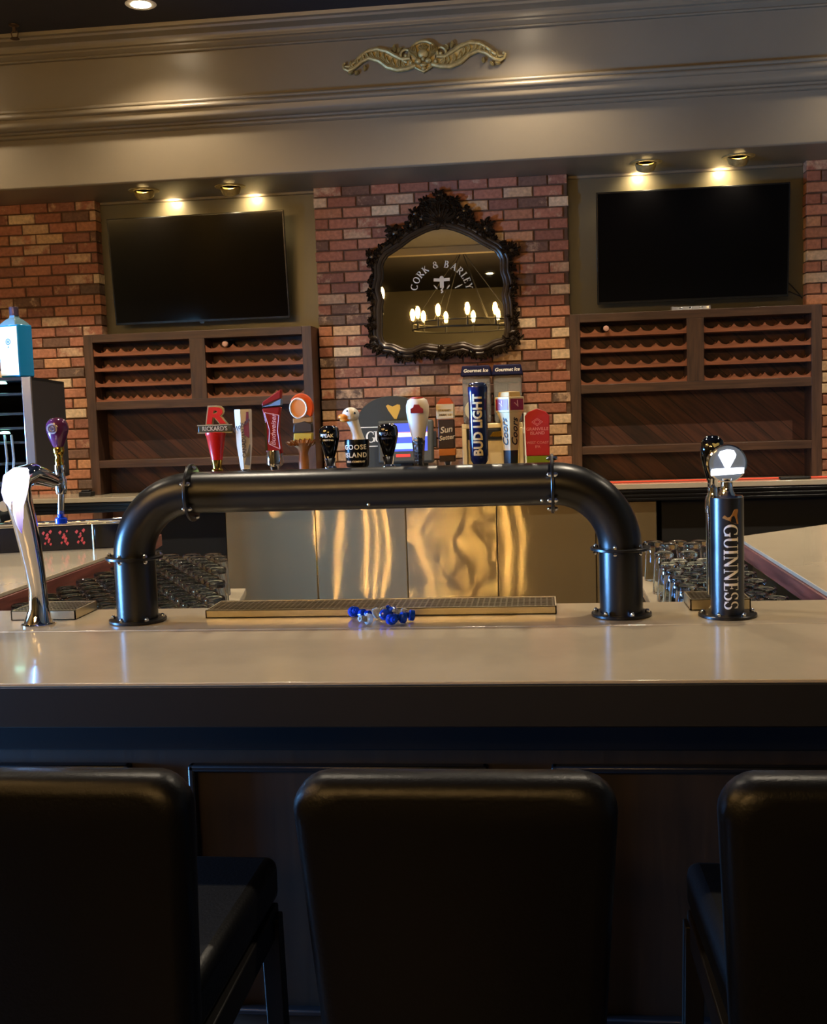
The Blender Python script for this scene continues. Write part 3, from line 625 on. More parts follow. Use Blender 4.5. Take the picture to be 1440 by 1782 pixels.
# ================================================================== WINE RACKS
def scallop_poly(x0, x1, z0, zt, pitch=.089, depth=.026):
    n = round((x1 - x0) / pitch); p = (x1 - x0) / n; pts = [(x0, z0), (x1, z0)]
    top = []
    for k in range(n):
        for j in range(9):
            u = j / 8 * (p); xx = x0 + k * p + u; c_ = (u / p - .5) * 2
            top.append((xx, zt - depth * math.sqrt(max(0, 1 - min(1, abs(c_) * 1.12) ** 2))))
    top.append((x1, zt)); return pts + list(reversed(top))
RZT, RZB = 2.128, 1.062
def wine_rack(x, label):
    t = thing('wine_rack', label, 'wine rack', (x, 7.2, RZB), group='walnut wine racks on the back counter'); Wd = 1.545; H = RZT - RZB
    z = lambda a_: a_ - RZB
    MB().box((0, 0, 0), (.062, .30, H)).build('side_panel', M_RACKV, t, bevel=.002)
    MB().box((Wd - .062, 0, 0), (Wd, .30, H)).build('side_panel', M_RACKV, t, bevel=.002)
    MB().box((.062, 0, H - .052), (Wd - .062, .30, H)).build('top_panel', M_RACK, t, bevel=.002)
    MB().box((.062, .0, z(1.628)), (Wd - .062, .20, z(1.684))).build('shelf', M_RACK, t, bevel=.002)
    MB().box((.062, .0, z(1.240)), (Wd - .062, .20, z(1.290))).build('shelf', M_RACK, t, bevel=.002)
    MB().box((.725, .0, z(1.684)), (.830, .20, H - .052)).build('divider', M_RACKV, t, bevel=.002)
    MB().box((.062, .19, 0), (Wd - .062, .215, H - .052)).build('plank_back', M_PLANK, t)
    for xa, xb in ((.062, .725), (.830, Wd - .062)):
        for zb, zt in ((1.985, 2.027), (1.884, 1.925), (1.781, 1.822), (1.684, 1.716)):
            MB().prism(scallop_poly(xa, xb, z(zb), z(zt) + .006), .012, .030).prism(scallop_poly(xa, xb, z(zb) + .0, z(zt) + .006), .150, .166).build('scalloped_rail', M_SCAL, t)
    return t
rackL = wine_rack(-2.999, 'dark walnut wine rack with scalloped shelves under the left television')
rackR = dup(rackL, (.215, 7.2, RZB), label='dark walnut wine rack with scalloped shelves under the right television')
def wine_bottle(x, z, label):
    t = thing('wine_bottle', label, 'bottle', (x, 7.19, z + .010), group='wine bottles lying in the racks')
    T = Matrix.Rotation(math.radians(90), 4, 'X')
    MB().lathe([(.014, .02), (.014, -.045), (.022, -.075), (.028, -.09), (.029, -.155), (.001, -.155)], n=20, T=T).build('bottle_glass', M_BOTTLE, t)
    MB().lathe([(.009, .024), (.017, .022), (.018, .0), (.015, -.01)], n=20, T=T).build('capsule_ring', M_CORK, t)
wine_bottle(-2.025, 2.022, 'single dark wine bottle lying in the top row of the left rack, neck outward')
wine_bottle(.440, 2.022, 'single dark wine bottle lying in the top row of the right rack, neck outward')
t = thing('metal_tray', 'short shiny silver tray lying on top of the right wine rack', 'tray', (.97, 7.24, RZT))
MB().box((-.118, -.03, .0), (.118, .03, .004)).box((-.118, -.03, .004), (-.108, .03, .024)).box((.108, -.03, .004), (.118, .03, .024)).box((-.118, .024, .004), (.118, .03, .026)).build('tray_body', mat('white_shiny_metal', (225, 225, 228), .15, metal=.6), t)
mb = MB()
for x in (-.06, 0, .065): mb.ball((x, -.01, .012), .012, 10, 7, sc=(1, 1, .8))
mb.build('round_fittings', M_CHROME, t)

# ================================================================== BACK COUNTER
t = thing('back_counter', 'long beige-topped back bar counter with a dark ribbed edge along the brick wall', 'counter', (0, 7.0, 0))
MB().box((-4.04, -.03, 1.028), (4.4, .40, 1.06)).build('countertop', M_STONE, t, bevel=.003)
mb = MB(); mb.box((-4.04, -.012, .955), (4.4, .0, 1.027))
for z_, y_ in ((1.012, -.026), (.985, -.020), (.962, -.016)): mb.box((-4.04, y_, z_ - .008), (4.4, -.01, z_ + .008))
mb.build('ribbed_edge', M_BLACK, t, bevel=.003)
MB().box((-4.04, .10, 0.0), (-2.06, .40, 1.027)).box((.76, .10, 0), (4.4, .40, 1.027)).box((-2.06, .34, 0), (.76, .40, 1.027)).build('base_cabinet', M_BLACKM, t)
t = thing('undercounter_cooler', 'stainless steel cooler with five plain doors beneath the back counter', 'cooler', (-2.04, 7.05, 0.0))
MB().box((0, .02, .08), (2.765, .27, .948)).build('cooler_body', M_BLACKM, t)
MB().box((.03, .05, 0), (2.73, .27, .08)).build('plinth', M_BLACKM, t)
xs = [0, .597, 1.186, 1.765, 2.386, 2.765]
for k in range(5):
    MB().box((xs[k] + .003, -.018, .09), (xs[k + 1] - .003, .019, .945)).build('door', M_DOOR2 if k == 2 else M_DOOR, t, bevel=.004)
mb = MB().tube([(0.2, 7.10 - .03, 1.066), (.6, 7.09, 1.066), (1.2, 7.10, 1.066), (1.75, 7.09, 1.066), (2.2, 7.10, 1.066)], .006, n=8)
tag(mb.build('orange_cord', mat('orange_red_cord', (226, 74, 44), .5)), 'thin orange-red cord running along the back counter before the right wine rack', 'cord')
t = thing('remote_control', 'flat black remote control on the back counter at the right', 'remote control', (1.56, 7.04, 1.061), rz=.12)
MB().box((-.095, -.022, 0), (.095, .022, .016)).build('remote_body', M_BLACKM, t, bevel=.007, seg=3)
t = thing('small_box', 'small black block at the foot of the left wine rack', 'box', (-3.0, 7.12, 1.061))
MB().box((-.045, -.04, 0), (.04, .035, .03)).box((-.03, -.03, .03), (.025, .025, .042)).build('block_body', M_BLACKM, t, bevel=.004)

# arched bar sign
t = thing('arched_sign', 'dark arched stout sign with a gold harp behind the till', 'sign', (-.925, 7.16, 1.061))
P = [(-.235, 0), (.215, 0), (.215, .44)] + [(-.01 + .225 * math.cos(a_), .44 + .155 * math.sin(a_)) for a_ in [PI * k / 20 for k in range(1, 20)]] + [(-.235, .44)]
MB().prism(P, -.012, .012).build('sign_board', mat('dark_green_board', (48, 50, 42), .5), t, bevel=.003)
serif('GUINNESS', .072, flat(-.01, -.013, .335, 0), M_WHITE, t, gap=-.16)
harp(.095, flat(.0, -.0121, .492), mat('gold_print', (214, 168, 70), .35), t, solid=True)
MB().box((-.225, -.0140, .395), (.205, -.0121, .400)).box((-.225, -.0140, .272), (.205, -.0121, .277)).build('white_rule', M_WHITE, t)

# till
t = thing('touchscreen_till', 'dark grey touchscreen till with a lit blue screen on the back counter', 'till', (-.835, 6.99, 1.061))
MB().box((-.09, .0, 0), (.09, .14, .03)).box((-.04, .04, .03), (.04, .09, .2)).build('stand', M_BEZEL, t, bevel=.006)
T = Matrix.Translation((0, 0, .165)) @ Matrix.Rotation(math.radians(-10), 4, 'X')
mb = MB(); mb.box((-.178, -.025, 0), (.178, .03, .275), T=T); mb.build('monitor', mat('till_grey', (62, 64, 60), .45), t, bevel=.015, seg=3)
MB().box((.165, -.01, .10), (.195, .02, .2), T=T).build('card_reader', M_BLACKM, t, bevel=.004)
def scr(name, a_, b_, rgb, es=.8):
    MB().box((a_[0], -.0262, a_[1]), (b_[0], -.0255, b_[1]), T=T).build(name, mat('till_' + '%d_%d_%d' % rgb, rgb, .3, emit=rgb, es=es), t)
scr('screen_image', (-.14, .075), (.14, .252), (52, 78, 214))
for nm, a_, b_, c_ in (('screen_banner', (-.14, .166), (.14, .192), (236, 232, 240)), ('screen_stripe', (-.14, .190), (.14, .196), (236, 120, 120)), ('screen_button', (-.11, .088), (.06, .125), (150, 214, 236)), ('screen_button', (-.06, .038), (.03, .056), (214, 44, 44))):
    MB().box((a_[0], -.0275, a_[1]), (b_[0], -.0263, b_[1]), T=T).build(nm, mat('till_' + '%d_%d_%d' % c_, c_, .3, emit=c_, es=.8), t)

# slush machine with two bowls
t = thing('slush_machine', 'stainless slush machine with two clear blue-lidded bowls on the back counter', 'drink machine', (-.285, 7.05, 1.061))
MB().box((-.195, 0, .37), (.19, .30, .40)).box((-.195, .0, .0), (-.165, .30, .37)).box((.165, 0, 0), (.19, .30, .37)).box((-.165, .06, 0), (.165, .30, .37)).build('body', mat('slush_steel', (226, 212, 172), .34, metal=.75, bump=.5, bscale=9), t, bevel=.003)
MB().box((-.16, -.004, .30), (.16, .05, .365)).build('control_panel', M_BLACKM, t, bevel=.004)
MB().prism([(-.02, .318), (.0, .345), (.05, .350), (.085, .34), (.09, .325), (.04, .315)], -.008, -.0045).build('gold_badge', M_GOLD, t)
MB().cyl((.205, .05, 0), (.205, .05, .46), .009, n=12).box((.185, .04, .33), (.22, .07, .365)).build('side_post', M_WHITE, t)
for s in (-1, 1):
    x = -.0975 if s < 0 else .100
    b0 = MB(); b0.box((x - .088, .02, .402), (x + .088, .27, .70)); bo = b0.build('bowl', M_PLASTIC, t, bevel=.02, seg=3)
    T = Matrix.Rotation(math.radians(90), 4, 'X')
    MB().lathe([(.001, -.22), (.062, -.22), (.066, -.21), (.066, -.04), (.06, -.035), (.001, -.035)], c=(x, .03, .485), n=28, T=T @ Matrix.Scale(-1, 4, (0, 0, 1)) @ Matrix.Translation((0, 0, 0)), sx=1).build('cooling_drum', mat('pale_drum', (190, 184, 160), .35), bo)
    lid = MB(); lid.prism([(x - .098, .70), (x + .098, .70), (x + .085, .765), (x - .085, .765)], .0, .28); lo = lid.build('lid', mat('navy_lid', (14, 16, 56), .55, spec=.3), t, bevel=.006)
    text('Gourmet Ice', .030, flat(x, -.001, .733), M_WHITE, lo, bold=.02, shear=.2)

# ================================================================== BAR ISLAND
ZB = 1.07; FY = 1.997
t = thing('bar_island', 'U-shaped bar with a glossy beige stone top, black apron and dark panelled front', 'bar', (0, 0, 0))
MB().box((-2.45, FY, ZB - .007), (2.6, 2.498, ZB)).build('countertop', M_STONE, t, bevel=.002)
MB().box((-2.45, 2.502, ZB - .007), (2.6, 2.79, ZB)).build('tower_ledge', M_STONE, t, bevel=.002)
wl = [(-2.45, 2.792), (-1.58, 2.792), (-1.58, 4.18), (-1.66, 4.7), (-2.0, 5.0), (-2.45, 5.0)]
wr = [(.722, 2.792), (2.6, 2.792), (2.6, 5.74), (.705, 4.10)]
MB().slab(wl, ZB - .012, ZB).build('wing_top', M_STONE, t, bevel=.0015); MB().slab(wr, ZB - .012, ZB).build('wing_top', M_STONE, t, bevel=.0015)
MB().slab([(-2.43, 2.792), (-1.574, 2.792), (-1.574, 4.182), (-1.652, 4.70), (-2.0, 5.006), (-2.45, 5.006)], ZB - .062, ZB - .013).build('wood_edge', M_REDWOOD, t, bevel=.002)
MB().slab([(.714, 2.792), (2.6, 2.792), (2.6, 5.75), (.698, 4.10)], ZB - .062, ZB - .013).build('wood_edge', M_REDWOOD, t, bevel=.002)
MB().box((-2.45, FY + .001, .982), (2.6, FY + .04, ZB - .0072)).build('apron', M_APRON, t, bevel=.003)
MB().box((-2.45, FY + .0405, .985), (2.6, 2.79, ZB - .0072)).build('top_substrate', M_BLACKM, t)
MB().box((-2.45, 2.36, .0), (2.6, 2.50, .985)).build('front_panel', M_BARFACE, t)
MB().box((-2.45, 2.345, .83), (2.6, 2.36, .985)).box((-2.45, 2.34, 0), (2.6, 2.36, .14)).build('front_rail', M_BARTRIM, t, bevel=.003)
MB().box((-2.45, 2.50, 0), (-1.62, 4.6, 1.0)).build('wing_body', M_BLACKM, t)
MB().box((.76, 2.5, 0), (2.5, 4.1, 1.0)).build('wing_body', M_BLACKM, t)
for xa, xb in ((-2.0, -1.60), (-1.45, -.927), (-.791, -.124), (.012, .68), (.82, 1.5)):
    mb = MB(); z1, z0, w_ = .797, .22, .014
    for a_, b_ in (((xa, z1 - w_), (xb, z1)), ((xa, z0), (xb, z0 + w_)), ((xa, z0), (xa + w_, z1)), ((xb - w_, z0), (xb, z1))):
        mb.box((a_[0], 2.335, a_[1]), (b_[0], 2.36, b_[1]))
    mb.build('panel_moulding', M_BARTRIM, t, bevel=.004)
    
# shelves holding the glasses
def glass_shelf(poly, z, label, m_):
    t_ = thing('glass_shelf', label, 'shelf', (0, 0, 0), group='low shelves of glasses inside the bar')
    MB().slab(poly, z - .03, z).build('shelf_top', m_, t_, bevel=.003)
    xs_ = [p[0] for p in poly]; ys_ = [p[1] for p in poly]
    cx_, cy_ = sum(xs_) / len(xs_), sum(ys_) / len(ys_)
    MB().slab([(cx_ + (x - cx_) * .9, cy_ + (y - cy_) * .9) for x, y in poly], 0, z - .03).build('shelf_base', M_BLACKM, t_)
ZS = .88
glass_shelf([(-1.60, 2.81), (-.85, 2.81), (-1.12, 4.0), (-1.17, 4.28), (-1.60, 4.28)], ZS, 'low beige shelf carrying glasses behind the left leg of the tap tower', M_STONE)
glass_shelf([(.37, 2.81), (.74, 2.81), (.72, 4.42), (.37, 4.42)], ZS, 'low beige shelf carrying glasses behind the right leg of the tap tower', M_STONE)
# upside-down glasses
def glass_mesh(h):
    k = h / .15
    prof = [(.0405, 0), (.0415, .004 * k), (.040, .03 * k), (.036, .10 * k), (.0342, .128 * k), (.0328, .133 * k), (.0345, .139 * k), (.0345, .146 * k), (.032, .150 * k), (.027, .1495 * k), (.025, .1465 * k), (.012, .1455 * k), (.001, .1475 * k),
            (.001, .128 * k), (.015, .131 * k), (.028, .129 * k), (.0335, .10 * k), (.0375, .03 * k), (.0385, .001)]
    mb = MB(); mb.lathe(prof, n=24, closed=True); return mb
g0 = glass_mesh(.15).build('pint_glass', M_GLASS, smooth=50)
cnt = [0]
def put_glass(x, y, lab, grp, sc=1.0):
    if cnt[0] == 0: o = g0
    else: o = g0.copy(); COL.objects.link(o)
    cnt[0] += 1; o.location = (x + random.uniform(-.0012, .0012), y + random.uniform(-.0012, .0012), ZS + .0008); o.rotation_euler = (0, 0, random.uniform(0, 6)); o.scale = (1, 1, sc)
    tag(o, lab, 'glass', grp)
PX, PYY = .086, .0775
ORD = ['last', 'second', 'third', 'fourth', 'fifth', 'sixth', 'seventh', 'eighth', 'ninth', 'tenth', 'eleventh', 'twelfth', 'thirteenth', 'fourteenth', 'fifteenth', 'sixteenth', 'seventeenth']
def lab_of(r, c, side, end):
    return 'clear upended pint glass, %s row from the back, %s from its %s end, %s shelf' % ('first' if r == 0 else ORD[r], 'first' if c == 0 else ORD[c], end, side)
rows = []; row = 0; y = 4.20
while y > 2.97:
    xr = -1.20 + (4.2 - y) * .27 - .045; rows.append([-1.532 + (PX / 2 if row % 2 else 0) + PX * k for k in range(9)])
    xs_ = [x for x in rows[-1] if x <= xr]
    for c, x in enumerate(reversed(xs_)): put_glass(x, y, lab_of(row, c, 'left', 'right'), 'pint glasses on the left shelf')
    y -= PYY; row += 1
row = 0; y = 4.33; r_ = 0
while y > 2.97:
    if y < 4.03 or y > 4.2:
        xs_ = [x for x in [.437 + (PX / 2 if row % 2 else 0) + PX * k for k in range(4)] if x < .675]
        for c, x in enumerate(xs_): put_glass(x, y, lab_of(r_, c, 'right', 'left'), 'pint glasses on the right shelf', 1.0 if y > 4 else .88)
        r_ += 1
    y -= PYY; row += 1

# ================================================================== TAP TOWER
TY = 2.62; XA, XB2, RT, RE, ZT = -.993, .185, .0500, .155, 1.3845
t = thing('pipe_tap_tower', 'black industrial pipe tap tower bridging the centre of the bar top', 'tap tower', ((XA + XB2) / 2, TY, ZB)); OX = -(XA + XB2) / 2
def flange(parent, c, axis, r=.070, th=.007, nb=6, ph=0, both=True, name='flange'):
    q = {'z': Matrix.Identity(4), 'x': Matrix.Rotation(PI / 2, 4, 'Y')}[axis]
    fl = MB().lathe([(r - .001, -th / 2), (r, -th / 2 + .001), (r, th / 2 - .001), (r - .001, th / 2)], c, 48, q).build(name, M_BLACK, parent)
    for k in range(nb):
        a_ = 2 * PI * k / nb + ph; p = q @ Vector(((r - .010) * math.cos(a_), (r - .010) * math.sin(a_), 0)) + Vector(c); ax = q @ Vector((0, 0, 1))
        mb = MB()
        for s in ((1, -1) if both else (1,)):
            mb.cyl(p + ax * s * th / 2, p + ax * s * (th / 2 + .005), .0058, n=6); mb.ball(p + ax * s * (th / 2 + .005), .0048, 10, 6)
        mb.build('bolt', M_CHROME, fl)
for X in (XA, XB2):
    s = 1 if X == XA else -1; x = X + OX
    MB().cyl((x, 0, .004), (x, 0, ZT - RE - ZB), RT, n=48).build('leg', M_BLACK, t)
    E = [(x + s * RE * (1 - math.cos(a_)), 0, ZT - RE - ZB + RE * math.sin(a_)) for a_ in [PI / 2 * k / 20 for k in range(21)]]
    MB().tube(E, RT, n=48).build('elbow', M_BLACK, t)
    flange(t, (x, 0, .0045), 'z', ph=-PI / 2 - .35 * s, both=False, name='base_flange')
    flange(t, (x, 0, ZT - RE - ZB), 'z', ph=.25)
    flange(t, (x + s * RE, 0, ZT - ZB), 'x', ph=.1)
x0 = XA + OX + RE; x1 = XB2 + OX - RE
MB().cyl((x0, 0, ZT - ZB), (x1, 0, ZT - ZB), RT, n=48).build('crossbar', M_BLACK, t)
for xx in (-.835, -.401, .005):
    MB().ball((xx + OX, -.036, ZT - ZB - .036), .004, 10, 6).build('screw', M_STEEL, t)
HX = [-.807, -.734, -.658, -.584, -.517, -.448, -.370, -.294, -.223, -.145, -.068, -.002]
HY = 2.735
for hx in HX:
    mb = MB(); mb.cyl((hx + OX, RT - .006, .29), (hx + OX, HY - TY, .29), .011, n=14); mb.cyl((hx + OX, HY - TY, .272), (hx + OX, HY - TY, .322), .013, n=14)
    mb.cyl((hx + OX, HY - TY, .28), (hx + OX, HY - TY + .035, .272), .010, .008, n=14); mb.build('faucet', M_CHROME, t)
HZ = 1.3925
def handle(k, label, name='tap_handle'): return thing(name, label, 'tap handle', (HX[k], HY, HZ), group='tap handles along the pipe tower')
def sec(prof_, n, sx=1, sy=1, rot=0):   # n-sided tapered post
    mb = MB(); mb.lathe([(r * 1.0, z) for r, z in prof_], n=n, T=Matrix.Rotation(rot, 4, 'Z'), sx=sx, sy=sy); return mb
def ferrule(p, m_=M_CHROME, r=.010, z1=.045):
    return MB().lathe([(r * .7, 0), (r * .8, z1 * .45), (r * 1.15, z1 * .5), (r * 1.15, z1 * .62), (r * .85, z1 * .68), (r * 1.1, z1)], n=20).build('ferrule', m_, p)
# 1 red cone with R badge
h = handle(0, 'red tapered tap handle topped by a big R badge, leftmost on the tower')
ferrule(h, M_GOLD, .013, .065)
MB().lathe([(.014, .065), (.0165, .080), (.024, .125), (.026, .128), (.026, .134), (.001, .136)], n=28).build('body', M_RED, h)
pl = MB().box((-.043, -.006, .1335), (.043, .006, .153)).build('name_plate', mat('plate_green', (52, 54, 36), .4), h, bevel=.002)
MB().box((-.045, -.007, .1325), (.045, -.004, .135)).box((-.045, -.007, .1515), (.045, -.004, .154)).build('plate_border', mat('silver_edge', (190, 184, 160), .3, metal=.8), pl)
text("RICKARD'S", .0155, flat(0, -.0062, .1434), mat('silver_print', (200, 190, 160), .35), pl, bold=.01, sx=.86)
text('R', .062, flat(.0, .003, .1745), mat('silver_edge', (190, 184, 160), .3, metal=.8), h, name='badge_backing', bold=.06, shear=.12, ext=.004, sx=1.4)
text('R', .056, flat(.0, -.002, .1745), M_RED, h, name='badge_letter', bold=.035, shear=.12, ext=.0015, sx=1.45)
# 2 white slanted
h = handle(1, 'slim white tapered tap handle with vertical lettering, beside the red R handle')
ferrule(h, M_CHROME, .010, .04)
sec([(.012, .038), (.014, .05), (.020, .10), (.0225, .186), (.0215, .190), (.001, .190)], 6, 1, .7, PI / 6).build('body', mat('white_handle', (226, 218, 196), .3), h)
text('CANADIAN', .0135, flat(.004, -.0175, .105, PI / 2), mat('brown_print', (70, 50, 30), .5), h, bold=.02)
MB().prism([(.006, .125), (.018, .118), (.0185, .183), (.013, .183), (.0105, .160), (.004, .150)], -.0185, -.016).build('red_flash', mat('maroon_print', (110, 30, 44), .4), h)
text('Molson', .017, flat(-.001, -.0192, .150, .6), mat('grey_print', (70, 76, 90), .4), h, shear=.3)
MB().prism([(.002, .052), (.0155, .050), (.0185, .10), (.0175, .103)], -.0165, -.014).build('grey_flash', mat('grey_print2', (96, 92, 84), .4), h)
# 3 red bow-tie
h = handle(2, 'tall glossy red waisted tap handle with a slanted crown and cursive lettering')
ferrule(h, M_CHROME, .012, .045)
MB().lathe([(.015, .045), (.021, .05), (.0215, .068), (.019, .085)], n=24).build('chrome_cup', M_CHROME, h)
mb = MB(); P = [(-.019, .080), (.021, .076), (.017, .10), (.0145, .13), (.017, .165), (.0225, .193), (-.0245, .190), (-.019, .16), (-.015, .13), (-.0155, .105)]
mb.prism(P, -.012, .012).build('body', M_DRED, h, bevel=.003)
MB().prism([(-.0245, .194), (.0225, .197), (.024, .212), (-.004, .199)], -.011, .011).build('crown_window', mat('blue_grey_facet', (120, 150, 180), .15), h)
MB().prism([(-.0245, .196), (-.022, .206), (.022, .234), (.025, .236), (.0235, .214)], -.012, .012).build('crown', M_DRED, h, bevel=.002)
mb = MB(); B4 = [(-.0175, .180), (.0185, .172), (.0135, .135), (.018, .088), (-.010, .102), (-.0065, .135)]
for i in range(6):
    a_, b_ = B4[i], B4[(i + 1) % 6]; mb.cyl((a_[0], -.0128, a_[1]), (b_[0], -.0128, b_[1]), .0011, n=6)
mb.build('bow_tie_outline', mat('pink_white_print', (226, 170, 170), .4), h)
text('Budweiser', .0185, flat(.003, -.0122, .136, PI / 2 - .06), mat('pink_white_print', (226, 170, 170), .4), h, shear=.25, bold=.01)
MB().box((-.0195, -.0125, .085), (-.0145, -.0118, .155)).build('silver_side', M_CHROME, h)
# 4 orange crest on a carved wooden stem (plain citrus topper)
h = handle(3, 'carved wooden tap handle topped by an orange slice crest, left of the first black handle')
MB().lathe([(.0115, 0), (.0125, .03), (.013, .055), (.011, .075), (.016, .088), (.026, .097), (.029, .102), (.024, .108), (.001, .11)], n=18).build('wooden_stem', wood_mat('carved_pale_wood', (128, 80, 42), (182, 126, 74), .5, 2, 8), h)
mb = MB()
for k in range(7): leaf(mb, (-.024 + .008 * k, .095), PI / 2 + (.5 - k / 6) * 1.6, .018, .005, -.016, th=.008)
mb.build('carved_leaves', MATS['carved_pale_wood'], h)
MB().prism([(-.022, .105), (.024, .105), (.026, .126), (-.020, .126)], -.012, .010).build('yellow_band', mat('yellow_band', (206, 186, 74), .45), h, bevel=.002)
MB().prism([(-.023, .127), (.027, .127), (.026, .150), (.008, .156), (-.020, .150)], -.010, .010).build('dark_wreath', mat('dark_band', (60, 54, 52), .45), h, bevel=.003)
MB().prism([(-.022, .150), (.026, .152), (.026, .166), (-.022, .163)], -.009, .009).build('sand_band', mat('sand_band', (176, 132, 78), .5), h, bevel=.002)
P = [(.0 + .030 * math.cos(a_), .188 + .036 * math.sin(a_)) for a_ in [math.radians(-40 + 190 * k / 18) for k in range(19)]] + [(.0 + .016 * math.cos(a_), .188 + .022 * math.sin(a_)) for a_ in [math.radians(150 - 190 * k / 18) for k in range(19)]]
MB().prism(P, -.009, .009).build('orange_peel', mat('orange_peel', (226, 84, 22), .45), h, bevel=.002)
MB().lathe([(.001, .0), (.0215, .0), (.0225, .003), (.0225, .012), (.001, .012)], c=(-.006, -.010, .188), n=26, T=Matrix.Rotation(-PI / 2, 4, 'X'), sy=1.15).build('orange_slice', mat('orange_slice', (240, 158, 96), .4), h)
MB().lathe([(.0185, 0), (.021, -.002), (.023, 0)], c=(-.006, -.0105, .188), n=26, T=Matrix.Rotation(-PI / 2, 4, 'X'), sy=1.15, closed=True).build('white_pith', mat('white_pith', (244, 220, 196), .5), h)
# 5, 7 black oval
def black_oval(k, label, peak=True):
    h = handle(k, label); ferrule(h, M_CHROME, .014, .062)
    MB().lathe([(.011, .062), (.015, .072), (.021, .092), (.0255, .112), (.0262, .124), (.0235, .136), (.015, .142), (.001, .143)], n=32, sy=.8).build('body', M_GLOSSB, h)
    text('PEAK', .0125, around(.0268, .117, 0, cy=.0052), M_WHITE if k == 4 else mat('grey_print', (70, 76, 90), .4), h, bold=.02, fine=2)
    text('BREWING', .0062, around(.0258, .1065, 0, cy=.0055), M_WHITE if k == 4 else MATS['grey_print'], h, bold=.02, fine=2)
    return h
black_oval(4, 'glossy black oval tap handle between the orange slice and the goose handles')
black_oval(6, 'glossy black oval tap handle standing in front of the lit till')
# 6 goose head
h = handle(5, 'white goose head tap handle rising from a black lettered cup'); ferrule(h, M_CHROME, .009, .035)
MB().lathe([(.012, .034), (.026, .038), (.0285, .042), (.031, .10), (.0305, .106), (.026, .106), (.001, .104)], n=36).build('cup', mat('black_cup', (12, 13, 15), .25), h)
for s_, z_, sz in (('GOOSE', .087, .0165), ('ISLAND', .0675, .0165), ('BEER COMPANY', .0515, .0066)):
    text(s_, sz, around({.087: .0312, .0675: .0304, .0515: .0298}[z_], z_, -.03), M_WHITE, h, bold=.02, spacing=1.18 if sz > .01 else 1.05, fine=2)
gm = mat('goose_white', (226, 220, 206), .35)
mb = MB(); mb.tube([(.004, 0, .102), (.001, 0, .120), (-.004, -.002, .140), (-.009, -.006, .158), (-.014, -.008, .168)], [.017, .0135, .0130, .0155, .016], n=20)
mb.ball((-.0115, -.009, .167), .0205, 20, 12, sc=(1.05, 1, .92)); mb.build('goose_neck_and_head', gm, h)
mb = MB(); mb.ball((-.026, -.018, .163), .013, 16, 10, sc=(1.25, 1, .6)); mb.ball((-.0245, -.018, .155), .011, 16, 10, sc=(1.2, 1, .5)); mb.build('beak', mat('orange_beak', (228, 140, 48), .3), h)
MB().ball((.0012, -.0255, .171), .0028, 10, 8).ball((-.0165, -.029, .1765), .0022, 10, 8).build('eyes', M_GLOSSB, h)
# 8 white teardrop on faceted stem
h = handle(7, 'tall white teardrop tap handle with a red badge over a faceted silver stem')
MB().lathe([(.0105, 0), (.0115, .03), (.013, .06), (.0165, .095), (.014, .11)], n=8).build('faceted_stem', mat('dark_hammered_metal', (120, 118, 116), .18, metal=1, bump=1.0, bscale=160), h)
MB().lathe([(.010, .070), (.0155, .100), (.0245, .145), (.0285, .170), (.0285, .185), (.024, .198), (.0165, .2025), (.001, .203)], n=32, sy=.8).build('body', gm, h)
MB().prism([(-.015, .166), (.016, .166), (.0165, .176), (.010, .180), (.006, .187), (-.006, .187), (-.008, .180), (-.015, .177)], -.0258, -.021).build('badge', M_DRED, h, bevel=.001)
MB().lathe([(.001, .2), (.016, .2005), (.0155, .205), (.001, .206)], n=24).build('top_disc', mat('brick_red_disc', (186, 60, 40), .4), h)
# 9 sun setter
h = handle(8, 'brown rectangular tap handle with cream top and orange roof'); ferrule(h, M_CHROME, .009, .05)
def bx(name, x0, z0, x1, z1, d, m_, **k_): return MB().box((x0, -d, z0), (x1, d, z1)).build(name, m_, h, bevel=.0015)
bx('lower_band', -.0195, .045, .019, .060, .014, mat('dark_brown', (48, 32, 26), .4)); bx('orange_band', -.021, .060, .021, .077, .0155, mat('orange_band', (196, 116, 44), .35))
bx('body', -.020, .077, .019, .148, .014, mat('dark_brown', (48, 32, 26), .4)); bx('cream_band', -.0235, .150, .0195, .186, .0155, M_CREAM)
MB().prism([(-.0225, .186), (.0185, .186), (.010, .200), (-.012, .200)], -.013, .013).build('orange_roof', mat('orange_roof', (206, 84, 32), .4), h)
text('Sun', .021, flat(-.001, -.0142, .123, .12), M_CREAM, h, shear=.25, bold=.02); text('Setter', .0155, flat(0, -.0142, .104, .12), M_CREAM, h, shear=.25, bold=.02)
text('STANLEY', .0075, flat(-.003, -.0157, .170), mat('brown_print', (70, 50, 30), .5), h); text('PARK  11', .0075, flat(-.002, -.0157, .159), mat('brown_print', (70, 50, 30), .5), h)
# 10 bud light
h = handle(9, 'tall navy blue tap handle with bold white vertical lettering')
NV = mat('navy_gloss', (20, 30, 78), .14, coat=.5)
MB().lathe([(.012, 0), (.0135, .03), (.0145, .034)], n=24).build('stem', NV, h)
MB().lathe([(.014, .034), (.021, .045), (.0225, .06), (.0225, .150), (.0235, .210), (.0245, .222), (.022, .232), (.016, .2355), (.001, .236)], n=36, sy=.75).build('body', NV, h)
MB().lathe([(.0243, .222), (.0225, .2315), (.020, .2335), (.0225, .228)], n=36, sy=.75, closed=True).build('silver_rim', M_CHROME, h)
text('BUD LIGHT', .0315, around(.0228, .132, 0, PI / 2, cy=.0045), M_CREAM, h, bold=.035, spacing=1.02, sx=.92, fine=3)
